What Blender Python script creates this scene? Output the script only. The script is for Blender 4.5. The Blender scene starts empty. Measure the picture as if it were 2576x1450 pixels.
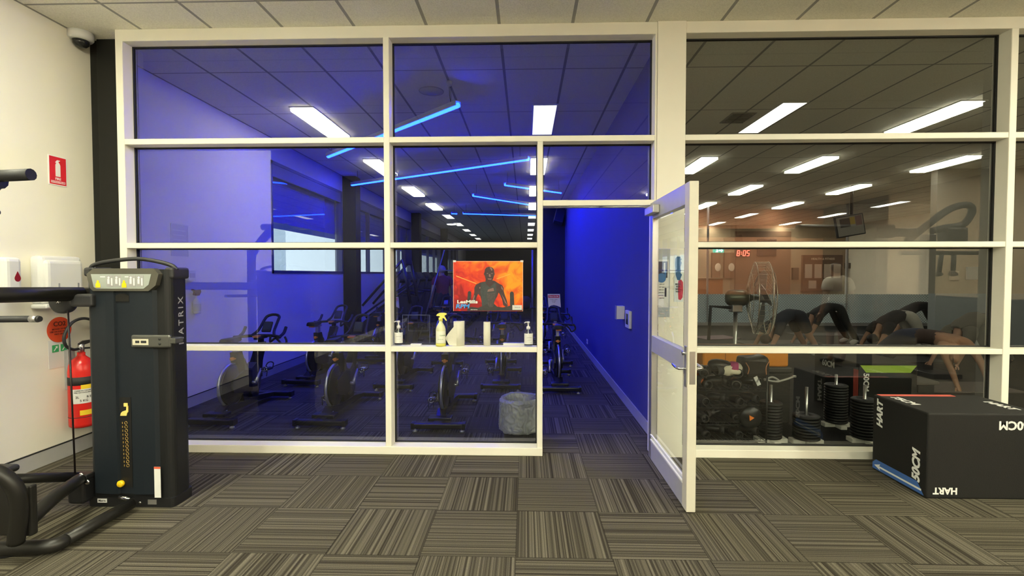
import bpy, bmesh, math, random
from mathutils import Vector, Matrix, noise
PI = math.pi
scene = bpy.context.scene
COL = scene.collection
random.seed(7)

# ------------------------------------------------------------------ camera
FPX, CX, CY, EYE = 1220.0, 1288.0, 725.0, 1.47
TH = math.atan(35 / FPX)
PS = math.atan(34 / FPX * math.cos(TH))
cam_data = bpy.data.cameras.new('camera')
cam_data.sensor_width = 36.0
cam_data.lens = 36.0 * FPX / 2576.0
cam_data.clip_start = 0.05
cam = bpy.data.objects.new('camera', cam_data)
cam.location = (0, 0, EYE)
cam.rotation_euler = (PI / 2 - TH, 0, PS)
COL.objects.link(cam)
scene.camera = cam
_f = (-math.sin(PS), math.cos(PS), 0)
_r = (math.cos(PS), math.sin(PS), 0)
_fw = (math.cos(TH) * _f[0], math.cos(TH) * _f[1], -math.sin(TH))
_up = (math.sin(TH) * _f[0], math.sin(TH) * _f[1], math.cos(TH))


def at(x, y, Y=None, Z=None, X=None):
    """World point seen at photo pixel (x, y) on the plane Y=, Z= or X=."""
    a, b = (x - CX) / FPX, -(y - CY) / FPX
    d = [_fw[i] + a * _r[i] + b * _up[i] for i in range(3)]
    t = Y / d[1] if Y is not None else ((Z - EYE) / d[2] if Z is not None else X / d[0])
    return Vector((d[0] * t, d[1] * t, EYE + d[2] * t))


# ------------------------------------------------------------------ materials
MATS = {}


def srgb(r, g, b):
    def c(v):
        v /= 255.0
        return v / 12.92 if v <= 0.04045 else ((v + 0.055) / 1.055) ** 2.4
    return (c(r), c(g), c(b), 1)


def mat(name, col=(0.5, 0.5, 0.5), rough=0.5, metal=0.0, emit=None, strength=0.0, var=0.06, scale=18.0, bump=0.0,
        trans=0.0, alpha=1.0, coat=0.0, spec=0.5, sub=0.0):
    """Principled material with a faint procedural variation of its own colour and an optional fine bump."""
    if name in MATS:
        return MATS[name]
    m = bpy.data.materials.new(name)
    m.use_nodes = True
    nt = m.node_tree
    bs = nt.nodes['Principled BSDF']
    c = tuple(col[:3]) + (1,)
    bs.inputs['Base Color'].default_value = c
    bs.inputs['Roughness'].default_value = rough
    bs.inputs['Metallic'].default_value = metal
    bs.inputs['Specular IOR Level'].default_value = spec
    bs.inputs['Coat Weight'].default_value = coat
    bs.inputs['Transmission Weight'].default_value = trans
    bs.inputs['Alpha'].default_value = alpha
    if emit:
        bs.inputs['Emission Color'].default_value = tuple(emit[:3]) + (1,)
        bs.inputs['Emission Strength'].default_value = strength
    if var or bump:
        geo = nt.nodes.new('ShaderNodeTexCoord')
        n = nt.nodes.new('ShaderNodeTexNoise')
        n.inputs['Scale'].default_value = scale
        n.inputs['Detail'].default_value = 4
        nt.links.new(geo.outputs['Object'], n.inputs['Vector'])
        if var:
            mx = nt.nodes.new('ShaderNodeMix')
            mx.data_type = 'RGBA'
            mx.inputs[6].default_value = tuple(v * (1 - var) for v in c[:3]) + (1,)
            mx.inputs[7].default_value = tuple(min(1, v * (1 + var)) for v in c[:3]) + (1,)
            nt.links.new(n.outputs['Fac'], mx.inputs[0])
            nt.links.new(mx.outputs[2], bs.inputs['Base Color'])
        if bump:
            b = nt.nodes.new('ShaderNodeBump')
            b.inputs['Strength'].default_value = bump
            b.inputs['Distance'].default_value = 0.01
            nt.links.new(n.outputs['Fac'], b.inputs['Height'])
            nt.links.new(b.outputs['Normal'], bs.inputs['Normal'])
    MATS[name] = m
    return m


def emitter(name, col, strength):
    if name in MATS:
        return MATS[name]
    m = bpy.data.materials.new(name)
    m.use_nodes = True
    nt = m.node_tree
    nt.nodes.clear()
    e = nt.nodes.new('ShaderNodeEmission')
    e.inputs[0].default_value = tuple(col[:3]) + (1,)
    e.inputs[1].default_value = strength
    o = nt.nodes.new('ShaderNodeOutputMaterial')
    nt.links.new(e.outputs[0], o.inputs[0])
    MATS[name] = m
    return m


def glass_mat(name, tint=(0.95, 0.97, 0.96), ior=1.52, gain=2.0, haze=0.0):
    """Pane glass: straight-through transmission plus the mirror reflection of the outer faces."""
    m = bpy.data.materials.new(name)
    m.use_nodes = True
    nt = m.node_tree
    nt.nodes.clear()
    N = nt.nodes.new
    tr = N('ShaderNodeBsdfTransparent')
    tr.inputs[0].default_value = tuple(tint) + (1,)
    gl = N('ShaderNodeBsdfGlossy')
    gl.inputs['Roughness'].default_value = 0.0
    gl.inputs['Color'].default_value = (1, 1, 1, 1)
    fr = N('ShaderNodeFresnel')
    fr.inputs[0].default_value = ior
    geo = N('ShaderNodeNewGeometry')
    inv = N('ShaderNodeMath')
    inv.operation = 'SUBTRACT'
    inv.inputs[0].default_value = 1.0
    nt.links.new(geo.outputs['Backfacing'], inv.inputs[1])
    g = N('ShaderNodeMath')
    g.operation = 'MULTIPLY'
    g.inputs[1].default_value = gain
    nt.links.new(fr.outputs[0], g.inputs[0])
    mul = N('ShaderNodeMath')
    mul.operation = 'MULTIPLY'
    mul.use_clamp = True
    nt.links.new(g.outputs[0], mul.inputs[0])
    nt.links.new(inv.outputs[0], mul.inputs[1])
    mx = N('ShaderNodeMixShader')
    nt.links.new(mul.outputs[0], mx.inputs[0])
    nt.links.new(tr.outputs[0], mx.inputs[1])
    nt.links.new(gl.outputs[0], mx.inputs[2])
    out = N('ShaderNodeOutputMaterial')
    nt.links.new(mx.outputs[0], out.inputs[0])
    MATS[name] = m
    return m


def math_node(nt, op, a, b=None, clamp=False):
    n = nt.nodes.new('ShaderNodeMath')
    n.operation = op
    n.use_clamp = clamp
    for i, v in enumerate((a, b)):
        if v is None:
            continue
        if isinstance(v, (int, float)):
            n.inputs[i].default_value = v
        else:
            nt.links.new(v, n.inputs[i])
    return n.outputs[0]


def world_xyz(nt):
    g = nt.nodes.new('ShaderNodeNewGeometry')
    s = nt.nodes.new('ShaderNodeSeparateXYZ')
    nt.links.new(g.outputs['Position'], s.inputs[0])
    return s.outputs[0], s.outputs[1], s.outputs[2]


def carpet_mat():
    m = bpy.data.materials.new('carpet_tiles')
    m.use_nodes = True
    nt = m.node_tree
    bs = nt.nodes['Principled BSDF']
    bs.inputs['Roughness'].default_value = 0.95
    bs.inputs['Specular IOR Level'].default_value = 0.1
    x, y, _ = world_xyz(nt)
    u = math_node(nt, 'DIVIDE', math_node(nt, 'ADD', x, 0.05), 0.5)
    v = math_node(nt, 'DIVIDE', math_node(nt, 'SUBTRACT', y, 2.967), 0.492)
    fu, fv = math_node(nt, 'FLOOR', u), math_node(nt, 'FLOOR', v)
    par = math_node(nt, 'FLOORED_MODULO', math_node(nt, 'ADD', fu, fv), 2.0)
    inv = math_node(nt, 'SUBTRACT', 1.0, par)
    s = math_node(nt, 'ADD', math_node(nt, 'MULTIPLY', x, par), math_node(nt, 'MULTIPLY', y, inv))
    cid = math_node(nt, 'ADD', math_node(nt, 'MULTIPLY', fu, 7.31), math_node(nt, 'MULTIPLY', fv, 3.77))
    vec = nt.nodes.new('ShaderNodeCombineXYZ')
    nt.links.new(math_node(nt, 'MULTIPLY', s, 88.0), vec.inputs[0])
    nt.links.new(cid, vec.inputs[1])
    st = nt.nodes.new('ShaderNodeTexNoise')
    st.inputs['Scale'].default_value = 1.0
    st.inputs['Detail'].default_value = 1.5
    nt.links.new(vec.outputs[0], st.inputs['Vector'])
    ramp = nt.nodes.new('ShaderNodeValToRGB')
    nt.links.new(st.outputs['Fac'], ramp.inputs[0])
    e = ramp.color_ramp.elements
    e[0].position, e[0].color = 0.30, (0.032, 0.027, 0.019, 1)
    e[1].position, e[1].color = 0.66, (0.150, 0.134, 0.096, 1)
    k = e.new(0.42); k.color = (0.052, 0.045, 0.032, 1)
    k = e.new(0.50); k.color = (0.086, 0.077, 0.055, 1)
    k = e.new(0.58); k.color = (0.105, 0.094, 0.068, 1)
    # pile grain and seams
    tc = nt.nodes.new('ShaderNodeNewGeometry')
    gr = nt.nodes.new('ShaderNodeTexNoise')
    gr.inputs['Scale'].default_value = 260.0
    gr.inputs['Detail'].default_value = 2
    nt.links.new(tc.outputs['Position'], gr.inputs['Vector'])
    mr = nt.nodes.new('ShaderNodeMapRange')
    mr.inputs['From Min'].default_value = 0.3
    mr.inputs['From Max'].default_value = 0.7
    mr.inputs['To Min'].default_value = 0.72
    mr.inputs['To Max'].default_value = 1.28
    nt.links.new(gr.outputs['Fac'], mr.inputs[0])

    def seam(w, width):
        f = math_node(nt, 'FRACT', w)
        d = math_node(nt, 'ABSOLUTE', math_node(nt, 'SUBTRACT', f, 0.5))
        return math_node(nt, 'GREATER_THAN', d, 0.5 - width)
    sm = math_node(nt, 'MAXIMUM', seam(u, 0.006), seam(v, 0.006))
    dark = math_node(nt, 'SUBTRACT', 1.0, math_node(nt, 'MULTIPLY', sm, 0.45))
    mul = math_node(nt, 'MULTIPLY', mr.outputs[0], dark)
    mx = nt.nodes.new('ShaderNodeMix')
    mx.data_type = 'RGBA'
    mx.blend_type = 'MULTIPLY'
    mx.inputs[0].default_value = 1.0
    nt.links.new(ramp.outputs[0], mx.inputs[6])
    cmb = nt.nodes.new('ShaderNodeCombineXYZ')
    for i in range(3):
        nt.links.new(mul, cmb.inputs[i])
    nt.links.new(cmb.outputs[0], mx.inputs[7])
    nt.links.new(mx.outputs[2], bs.inputs['Base Color'])
    bp = nt.nodes.new('ShaderNodeBump')
    bp.inputs['Strength'].default_value = 0.35
    bp.inputs['Distance'].default_value = 0.004
    nt.links.new(st.outputs['Fac'], bp.inputs['Height'])
    nt.links.new(bp.outputs['Normal'], bs.inputs['Normal'])
    MATS['carpet'] = m
    return m


def ceiling_mat():
    m = bpy.data.materials.new('ceiling_tiles')
    m.use_nodes = True
    nt = m.node_tree
    bs = nt.nodes['Principled BSDF']
    bs.inputs['Roughness'].default_value = 0.9
    x, y, _ = world_xyz(nt)
    u = math_node(nt, 'DIVIDE', math_node(nt, 'ADD', x, 0.21), 0.58)
    v = math_node(nt, 'DIVIDE', math_node(nt, 'SUBTRACT', y, 3.52), 1.225)

    def seam(w, width):
        f = math_node(nt, 'FRACT', w)
        d = math_node(nt, 'ABSOLUTE', math_node(nt, 'SUBTRACT', f, 0.5))
        return math_node(nt, 'GREATER_THAN', d, 0.5 - width)
    sm = math_node(nt, 'MAXIMUM', seam(u, 0.022), seam(v, 0.008))
    tc = nt.nodes.new('ShaderNodeNewGeometry')
    gr = nt.nodes.new('ShaderNodeTexNoise')
    gr.inputs['Scale'].default_value = 130.0
    gr.inputs['Detail'].default_value = 3
    nt.links.new(tc.outputs['Position'], gr.inputs['Vector'])
    rp = nt.nodes.new('ShaderNodeValToRGB')
    rp.color_ramp.elements[0].position = 0.35
    rp.color_ramp.elements[0].color = (0.80, 0.78, 0.67, 1)
    rp.color_ramp.elements[1].position = 0.6
    rp.color_ramp.elements[1].color = (0.92, 0.90, 0.78, 1)
    nt.links.new(gr.outputs['Fac'], rp.inputs[0])
    mx = nt.nodes.new('ShaderNodeMix')
    mx.data_type = 'RGBA'
    mx.inputs[7].default_value = (0.36, 0.35, 0.32, 1)
    nt.links.new(sm, mx.inputs[0])
    nt.links.new(rp.outputs[0], mx.inputs[6])
    nt.links.new(mx.outputs[2], bs.inputs['Base Color'])
    bp = nt.nodes.new('ShaderNodeBump')
    bp.inputs['Strength'].default_value = 0.3
    bp.inputs['Distance'].default_value = 0.004
    nt.links.new(gr.outputs['Fac'], bp.inputs['Height'])
    nt.links.new(bp.outputs['Normal'], bs.inputs['Normal'])
    MATS['ceiling'] = m
    return m


# ------------------------------------------------------------------ mesh builder
class MB:
    def __init__(self):
        self.bm = bmesh.new()
        self.mi = 0

    def _mark(self, faces):
        for f in faces:
            f.material_index = self.mi

    def box(self, a, b, bev=0.0, seg=2, M=None):
        x0, y0, z0 = a
        x1, y1, z1 = b
        r = bmesh.ops.create_cube(self.bm, size=1.0)
        vs = r['verts']
        T = Matrix.Translation(((x0 + x1) / 2, (y0 + y1) / 2, (z0 + z1) / 2)) @ Matrix.Diagonal((abs(x1 - x0), abs(y1 - y0), abs(z1 - z0), 1))
        bmesh.ops.transform(self.bm, matrix=T, verts=vs)
        fs = set(f for v in vs for f in v.link_faces)
        self._mark(fs)
        if bev > 0:
            es = list(set(e for v in vs for e in v.link_edges))
            r2 = bmesh.ops.bevel(self.bm, geom=es, offset=bev, segments=seg, affect='EDGES', profile=0.5)
            vs = list(set(v for f in r2['faces'] for v in f.verts) | set(v for v in vs if v.is_valid))
            self._mark(r2['faces'])
        if M is not None:
            bmesh.ops.transform(self.bm, matrix=M, verts=[v for v in vs if v.is_valid])
        return self

    def tube(self, pts, r, n=10, closed=False, caps=True):
        """Round tube along a polyline; r is one radius or a list."""
        pts = [Vector(p) for p in pts]
        k = len(pts)
        rs = r if isinstance(r, (list, tuple)) else [r] * k
        rings = []
        up = None
        for i in range(k):
            if closed:
                t = (pts[(i + 1) % k] - pts[i - 1])
            else:
                t = pts[min(i + 1, k - 1)] - pts[max(i - 1, 0)]
            t = t.normalized() if t.length > 1e-9 else Vector((0, 0, 1))
            if up is None:
                up = Vector((0, 0, 1)) if abs(t.z) < 0.9 else Vector((1, 0, 0))
            s = t.cross(up)
            if s.length < 1e-6:
                s = t.orthogonal()
            s.normalize()
            up = s.cross(t).normalized()
            ring = [self.bm.verts.new(pts[i] + (s * math.cos(2 * PI * j / n) + up * math.sin(2 * PI * j / n)) * rs[i]) for j in range(n)]
            rings.append(ring)
        for i in range(k if closed else k - 1):
            a, b = rings[i], rings[(i + 1) % k]
            for j in range(n):
                f = self.bm.faces.new((a[j], a[(j + 1) % n], b[(j + 1) % n], b[j]))
                f.smooth = True
                f.material_index = self.mi
        if caps and not closed:
            for ring, rev in ((rings[0], False), (rings[-1], True)):
                f = self.bm.faces.new(ring[::-1] if rev is False else ring)
                f.material_index = self.mi
        return self

    def lathe(self, prof, n=24, M=None, smooth=True, cap=True):
        """Revolve (radius, height) pairs about z."""
        rings = []
        new = []
        for r, z in prof:
            if r < 1e-6:
                v = self.bm.verts.new((0, 0, z))
                rings.append([v])
                new.append(v)
            else:
                ring = [self.bm.verts.new((r * math.cos(2 * PI * j / n), r * math.sin(2 * PI * j / n), z)) for j in range(n)]
                rings.append(ring)
                new += ring
        for a, b in zip(rings, rings[1:]):
            for j in range(n):
                j2 = (j + 1) % n
                if len(a) == 1 and len(b) == 1:
                    continue
                if len(a) == 1:
                    f = self.bm.faces.new((a[0], b[j2], b[j])) if True else None
                elif len(b) == 1:
                    f = self.bm.faces.new((a[j], a[j2], b[0]))
                else:
                    f = self.bm.faces.new((a[j], a[j2], b[j2], b[j]))
                f.smooth = smooth
                f.material_index = self.mi
        if cap:
            for ring in (rings[0], rings[-1]):
                if len(ring) > 1:
                    f = self.bm.faces.new(ring)
                    f.material_index = self.mi
        if M is not None:
            bmesh.ops.transform(self.bm, matrix=M, verts=new)
        return self

    def prism(self, poly, o, xd, yd, depth, both=False):
        """Extrude a 2-D polygon lying in the plane (o, xd, yd) along its normal."""
        o, xd, yd = Vector(o), Vector(xd), Vector(yd)
        nd = xd.cross(yd).normalized()
        a = [self.bm.verts.new(o + xd * p[0] + yd * p[1]) for p in poly]
        b = [self.bm.verts.new(o + xd * p[0] + yd * p[1] + nd * depth) for p in poly]
        k = len(poly)
        fs = [self.bm.faces.new(a[::-1]), self.bm.faces.new(b)]
        for i in range(k):
            fs.append(self.bm.faces.new((a[i], a[(i + 1) % k], b[(i + 1) % k], b[i])))
        self._mark(fs)
        return self

    def ball(self, c, r, n=16, squash=(1, 1, 1), M=None):
        rr = bmesh.ops.create_uvsphere(self.bm, u_segments=n, v_segments=max(6, n // 2), radius=1.0)
        T = Matrix.Translation(c) @ (M or Matrix()) @ Matrix.Diagonal((r * squash[0], r * squash[1], r * squash[2], 1))
        bmesh.ops.transform(self.bm, matrix=T, verts=rr['verts'])
        for f in set(f for v in rr['verts'] for f in v.link_faces):
            f.smooth = True
            f.material_index = self.mi
        return self

    def add_mesh(self, me, M=None, smooth=None):
        n0 = len(self.bm.verts)
        f0 = len(self.bm.faces)
        self.bm.from_mesh(me)
        self.bm.verts.ensure_lookup_table()
        self.bm.faces.ensure_lookup_table()
        if M is not None:
            bmesh.ops.transform(self.bm, matrix=M, verts=self.bm.verts[n0:])
        for f in self.bm.faces[f0:]:
            f.material_index = self.mi
            if smooth is not None:
                f.smooth = smooth
        return self

    def mesh(self, name, mats):
        bmesh.ops.recalc_face_normals(self.bm, faces=self.bm.faces[:])
        me = bpy.data.meshes.new(name)
        self.bm.to_mesh(me)
        self.bm.free()
        for m in (mats if isinstance(mats, (list, tuple)) else [mats]):
            me.materials.append(m)
        return me

    def build(self, name, mats, parent=None, loc=None):
        ob = bpy.data.objects.new(name, self.mesh(name, mats))
        COL.objects.link(ob)
        if loc is not None:
            ob.location = loc
        if parent is not None:
            ob.parent = parent
        return ob

    def build_each(self, name, mats, parent=None):
        """One object per connected piece."""
        me = self.mesh(name, mats)
        seen = {}
        bm = bmesh.new(); bm.from_mesh(me); bm.verts.ensure_lookup_table()
        isl = [-1] * len(bm.verts); n = 0
        for v in bm.verts:
            if isl[v.index] >= 0:
                continue
            st = [v]; isl[v.index] = n
            while st:
                w = st.pop()
                for e in w.link_edges:
                    o = e.other_vert(w)
                    if isl[o.index] < 0:
                        isl[o.index] = n; st.append(o)
            n += 1
        out = []
        for k in range(n):
            c = bm.copy(); c.verts.ensure_lookup_table()
            bmesh.ops.delete(c, geom=[v for v in c.verts if isl[v.index] != k], context='VERTS')
            m2 = bpy.data.meshes.new(name); c.to_mesh(m2); c.free()
            for mm in (mats if isinstance(mats, (list, tuple)) else [mats]):
                m2.materials.append(mm)
            ob = bpy.data.objects.new(name, m2); COL.objects.link(ob)
            if parent is not None:
                ob.parent = parent
            out.append(ob)
        bm.free()
        bpy.data.meshes.remove(me)
        return out


def tag(o, label, cat, group=None, kind=None):
    o['label'] = label
    o['category'] = cat
    if group:
        o['group'] = group
    if kind:
        o['kind'] = kind
    return o


def struct(o, label=None, cat=None):
    o['kind'] = 'structure'
    if label:
        o['label'] = label
        o['category'] = cat
    return o


def thing(name, label, cat, loc=(0, 0, 0), rz=0.0, group=None):
    o = bpy.data.objects.new(name, None)
    o.empty_display_size = 0.1
    COL.objects.link(o)
    o.location = loc
    o.rotation_euler = (0, 0, rz)
    return tag(o, label, cat, group)


def kids(o):
    return [c for c in bpy.data.objects if c.parent == o]


def copy_tree(o, parent=None):
    src = kids(o)
    c = o.copy()
    COL.objects.link(c)
    if parent is not None:
        c.parent = parent
    for ch in src:
        copy_tree(ch, c)
    return c


FRONT = ((1, 0, 0), (0, 0, 1))       # faces -Y
LEFTW = ((0, 1, 0), (0, 0, 1))       # on the left wall, faces +X
RIGHTW = ((0, -1, 0), (0, 0, 1))     # on the right wall, faces -X
TOPF = ((1, 0, 0), (0, 1, 0))        # lies flat, faces up


def frame_matrix(o, xd, yd):
    xd, yd = Vector(xd).normalized(), Vector(yd).normalized()
    zd = xd.cross(yd)
    M = Matrix((xd, yd, zd)).transposed().to_4x4()
    M.translation = Vector(o)
    return M


_txt = {}


def text_mesh(body, size=0.1, bold=0.0, shear=0.0, align='CENTER', depth=0.0008, space=1.0):
    key = (body, size, bold, shear, align, depth, space)
    if key in _txt:
        return _txt[key]
    cu = bpy.data.curves.new('lettering', 'FONT')
    cu.body = body
    cu.size = size
    cu.offset = bold * size
    cu.shear = shear
    cu.align_x = align
    cu.align_y = 'CENTER'
    cu.extrude = depth
    cu.space_character = space
    cu.resolution_u = 3
    ob = bpy.data.objects.new('lettering', cu)
    me = bpy.data.meshes.new_from_object(ob)
    bpy.data.objects.remove(ob)
    _txt[key] = me
    return me


def text(mb, body, o, ax, size, bold=0.0, shear=0.0, align='CENTER', depth=0.0008, sx=1.0, space=1.0):
    me = text_mesh(body, size, bold, shear, align, depth, space)
    mb.add_mesh(me, frame_matrix(o, *ax) @ Matrix.Diagonal((sx, 1, 1, 1)))
    return mb


def arc(c, r, a0, a1, n, xd, yd):
    c, xd, yd = Vector(c), Vector(xd), Vector(yd)
    return [c + xd * (r * math.cos(a0 + (a1 - a0) * i / n)) + yd * (r * math.sin(a0 + (a1 - a0) * i / n)) for i in range(n + 1)]


def smooth_path(pts, n=6):
    """Catmull-Rom through the points."""
    P = [Vector(p) for p in pts]
    out = []
    for i in range(len(P) - 1):
        p0, p1, p2, p3 = P[max(i - 1, 0)], P[i], P[i + 1], P[min(i + 2, len(P) - 1)]
        for k in range(n):
            t = k / n
            out.append(0.5 * ((2 * p1) + (p2 - p0) * t + (2 * p0 - 5 * p1 + 4 * p2 - p3) * t * t + (3 * p1 - p0 - 3 * p2 + p3) * t ** 3))
    out.append(P[-1])
    return out


def skin_mesh(verts, edges, radii, root=0, sub=2):
    me = bpy.data.meshes.new('skin')
    me.from_pydata([tuple(v) for v in verts], edges, [])
    ob = bpy.data.objects.new('skin', me)
    COL.objects.link(ob)
    md = ob.modifiers.new('s', 'SKIN')
    md.use_smooth_shade = True
    if not me.skin_vertices:
        bpy.context.view_layer.objects.active = ob
        bpy.ops.mesh.customdata_skin_add()
    for i, r in enumerate(radii):
        rr = r if isinstance(r, tuple) else (r, r)
        me.skin_vertices[0].data[i].radius = rr
        me.skin_vertices[0].data[i].use_root = (i == root)
    ss = ob.modifiers.new('u', 'SUBSURF')
    ss.levels = sub
    ss.render_levels = sub
    dg = bpy.context.evaluated_depsgraph_get()
    dg.update()
    out = bpy.data.meshes.new_from_object(ob.evaluated_get(dg))
    bpy.data.objects.remove(ob)
    return out

# ------------------------------------------------------------------ shared materials
CARPET = carpet_mat()
CEIL = ceiling_mat()
PANE = glass_mat('pane_glass', tint=(0.76, 0.78, 0.78), gain=2.15)
PANE_R = glass_mat('pane_glass_right', tint=(0.86, 0.87, 0.86), gain=2.0)
PANE_OUT = glass_mat('window_glass', tint=(0.86, 0.9, 0.92), gain=2.2)
CREAM = mat('cream_frame_paint', (0.80, 0.77, 0.66), 0.45, var=0.03, scale=6)
WALLC = mat('cream_wall_paint', (0.84, 0.80, 0.68), 0.8, var=0.04, scale=3, bump=0.05)
WALLG = mat('grey_wall_paint', (0.50, 0.49, 0.50), 0.75, var=0.04, scale=3, bump=0.05)
WALLB = mat('dull_brown_wall', (0.20, 0.15, 0.11), 0.8, var=0.1, scale=2)
WALLD = mat('dark_wall_paint', (0.03, 0.03, 0.035), 0.8)
SKIRT = mat('grey_vinyl_skirting', (0.42, 0.41, 0.39), 0.5)
RUBBER = mat('black_rubber_floor', (0.012, 0.0115, 0.011), 0.75, var=0.4, scale=90, spec=0.2)
BLACK = mat('black_gloss_steel', (0.012, 0.012, 0.013), 0.35, var=0.1)
BLACKM = mat('black_matt_plastic', (0.018, 0.018, 0.019), 0.55, var=0.15, bump=0.05, scale=120)
GASKET = mat('black_gasket', (0.01, 0.01, 0.01), 0.7)
CHROME = mat('chrome', (0.75, 0.75, 0.76), 0.15, 1.0, var=0)
STEEL = mat('brushed_steel', (0.55, 0.55, 0.54), 0.35, 1.0)
WHITE = mat('white_plastic', (0.68, 0.68, 0.65), 0.35, var=0.02)
PAPER = mat('white_paper', (0.70, 0.70, 0.67), 0.8, var=0.02)
GREYP = mat('grey_plastic', (0.30, 0.30, 0.30), 0.45)
ALU = mat('satin_aluminium', (0.52, 0.51, 0.50), 0.4, 0.85, var=0.03)
ORANGE = mat('orange_plastic', (0.85, 0.25, 0.02), 0.45)
RED = mat('red_gloss_paint', (0.62, 0.02, 0.015), 0.25)
YELLOW = mat('yellow_plastic', (0.85, 0.55, 0.01), 0.4)
INK = mat('black_ink', (0.02, 0.02, 0.02), 0.7, var=0)

D0, D1 = 3.89, 4.04            # front and back of the glazed partition
CEILZ = 3.45

# ------------------------------------------------------------------ room shell
b = MB()
b.box((-3.85, -7.2, -0.1), (9.2, D1 - 0.06, 0))
b.box((-3.85, D1 - 0.06, -0.1), (1.19, 30, 0))
struct(b.build('floor', CARPET), 'striped grey brown carpet tiles laid in alternating directions', 'floor')
b = MB()
b.box((1.19, D1 - 0.06, -0.1), (13.2, 21, 0))
struct(b.build('floor_gym', RUBBER), 'dark rubber floor of the exercise room behind the right glazing', 'floor')
b = MB()
b.box((-3.85, -7.2, CEILZ), (13.2, 30, CEILZ + 0.1))
struct(b.build('ceiling', CEIL), 'suspended ceiling of off-white mineral tiles', 'ceiling')

b = MB()
WSZ = 1.48
WIN = [(6.98, 9.72), (10.05, 15.6), (15.95, 21.0), (21.35, 26.5)]
b.box((-3.85, 1.0, 0), (-3.7, WIN[0][0], CEILZ))
edges = [w for p in WIN for w in p]
for i, (y0, y1) in enumerate(WIN):
    b.box((-3.85, y0, 0), (-3.7, y1, WSZ))
    b.box((-3.85, y0, 3.13), (-3.7, y1, CEILZ))
    nxt = WIN[i + 1][0] if i + 1 < len(WIN) else 30
    b.box((-3.85, y1, 0), (-3.7, nxt, CEILZ))
struct(b.build('wall_left', WALLC), 'cream painted wall on the left', 'wall')
b = MB()
b.box((-3.85, -7.2, 0), (-3.7, 1.0, CEILZ))
struct(b.build('wall_left_rear', mat('charcoal_wall', (0.03, 0.028, 0.03), 0.7)), 'charcoal stretch of the left wall beside the viewer', 'wall')
b = MB()
b.box((1.04, D0, 0), (1.25, D1, CEILZ))
b.box((1.19, D1, 0), (1.25, 30, CEILZ))
b.mi = 1
b.box((1.13, D1, 0), (1.19, 30, CEILZ))
struct(b.build('wall_middle', [WALLG, mat('navy_wall_paint', (0.065, 0.065, 0.22), 0.7, var=0.04, scale=3)], None), 'grey painted dividing wall between the two rooms', 'wall')
b = MB()
b.box((1.036, D0 - 0.006, 0), (1.256, D0, CEILZ))
struct(b.build('trim_1', CREAM), 'cream cladding on the end of the dividing wall beside the door', 'trim')
b = MB()
b.box((-3.85, -7.2, 0), (2.2, -7.05, CEILZ))
b.box((2.2, -7.2, 0), (9.2, -7.05, 0.85))
b.mi = 1
b.box((2.2, -7.2, 0.85), (9.2, -7.05, CEILZ))
struct(b.build('wall_back', [mat('charcoal_wall', (0.05, 0.045, 0.045), 0.8), mat('terracotta_wall', (0.55, 0.24, 0.13), 0.8)]), 'charcoal and terracotta wall behind the viewer', 'wall')
b = MB()
b.box((9.05, -7.05, 0), (9.2, -4.4, CEILZ))
struct(b.build('wall_right_rear', mat('dark_brown_wall', (0.05, 0.034, 0.025), 0.8)), 'dark brown rear stretch of the right wall behind the viewer', 'wall')
b = MB()
b.box((9.05, -4.4, 1.0), (9.2, D0, CEILZ))
b.mi = 1
b.box((9.04, -4.4, 0), (9.2, D0, 1.0))
struct(b.build('wall_right', [mat('tan_wall', (0.40, 0.31, 0.21), 0.8), mat('charcoal_dado', (0.03, 0.027, 0.025), 0.7)]), 'tan wall with a charcoal lower band at the right end', 'wall')
b = MB()
b.box((-3.7, 29.9, 0), (1.13, 30, CEILZ))
b.box((0.47, 14.0, 0), (1.13, 14.12, CEILZ))
struct(b.build('wall_far', WALLD), 'black painted wall at the far end of the blue room', 'wall')
b = MB()
b.box((1.25, 20.0, 0), (13.05, 20.15, CEILZ))
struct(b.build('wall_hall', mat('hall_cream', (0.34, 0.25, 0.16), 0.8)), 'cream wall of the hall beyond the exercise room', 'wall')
b = MB()
b.box((13.05, D1, 0), (13.2, 20.15, CEILZ))
struct(b.build('wall_side', WALLC), 'cream side wall of the exercise room', 'wall')
b = MB()
b.box((7.75, 9.4, 1.1), (13.05, 9.55, CEILZ))
b.mi = 1
b.box((7.75, 9.38, 0), (13.05, 9.55, 1.1))
struct(b.build('wall_return', [mat('return_cream', (0.42, 0.40, 0.33), 0.8), mat('pale_dado', (0.40, 0.45, 0.47), 0.6)]),
       'cream wall with a pale grey lower band at the right of the exercise room', 'wall')

b = MB()
b.box((-3.7, -7, 0.0), (-3.688, 4.06, 0.115))
b.box((-3.7, 4.15, 0.0), (-3.688, 29.9, 0.115))
b.mi = 1
b.box((-3.7, -7, 0.115), (-3.686, 4.06, 0.123))
b.box((-3.7, 4.15, 0.115), (-3.686, 29.9, 0.121))
struct(b.build('baseboard_left', [SKIRT, GASKET]), 'grey vinyl skirting along the left wall', 'skirting')
b = MB()
b.box((1.118, D1 + 0.02, 0), (1.13, 14, 0.11))
struct(b.build('baseboard_right', SKIRT), 'grey skirting along the blue lit wall', 'skirting')

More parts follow.
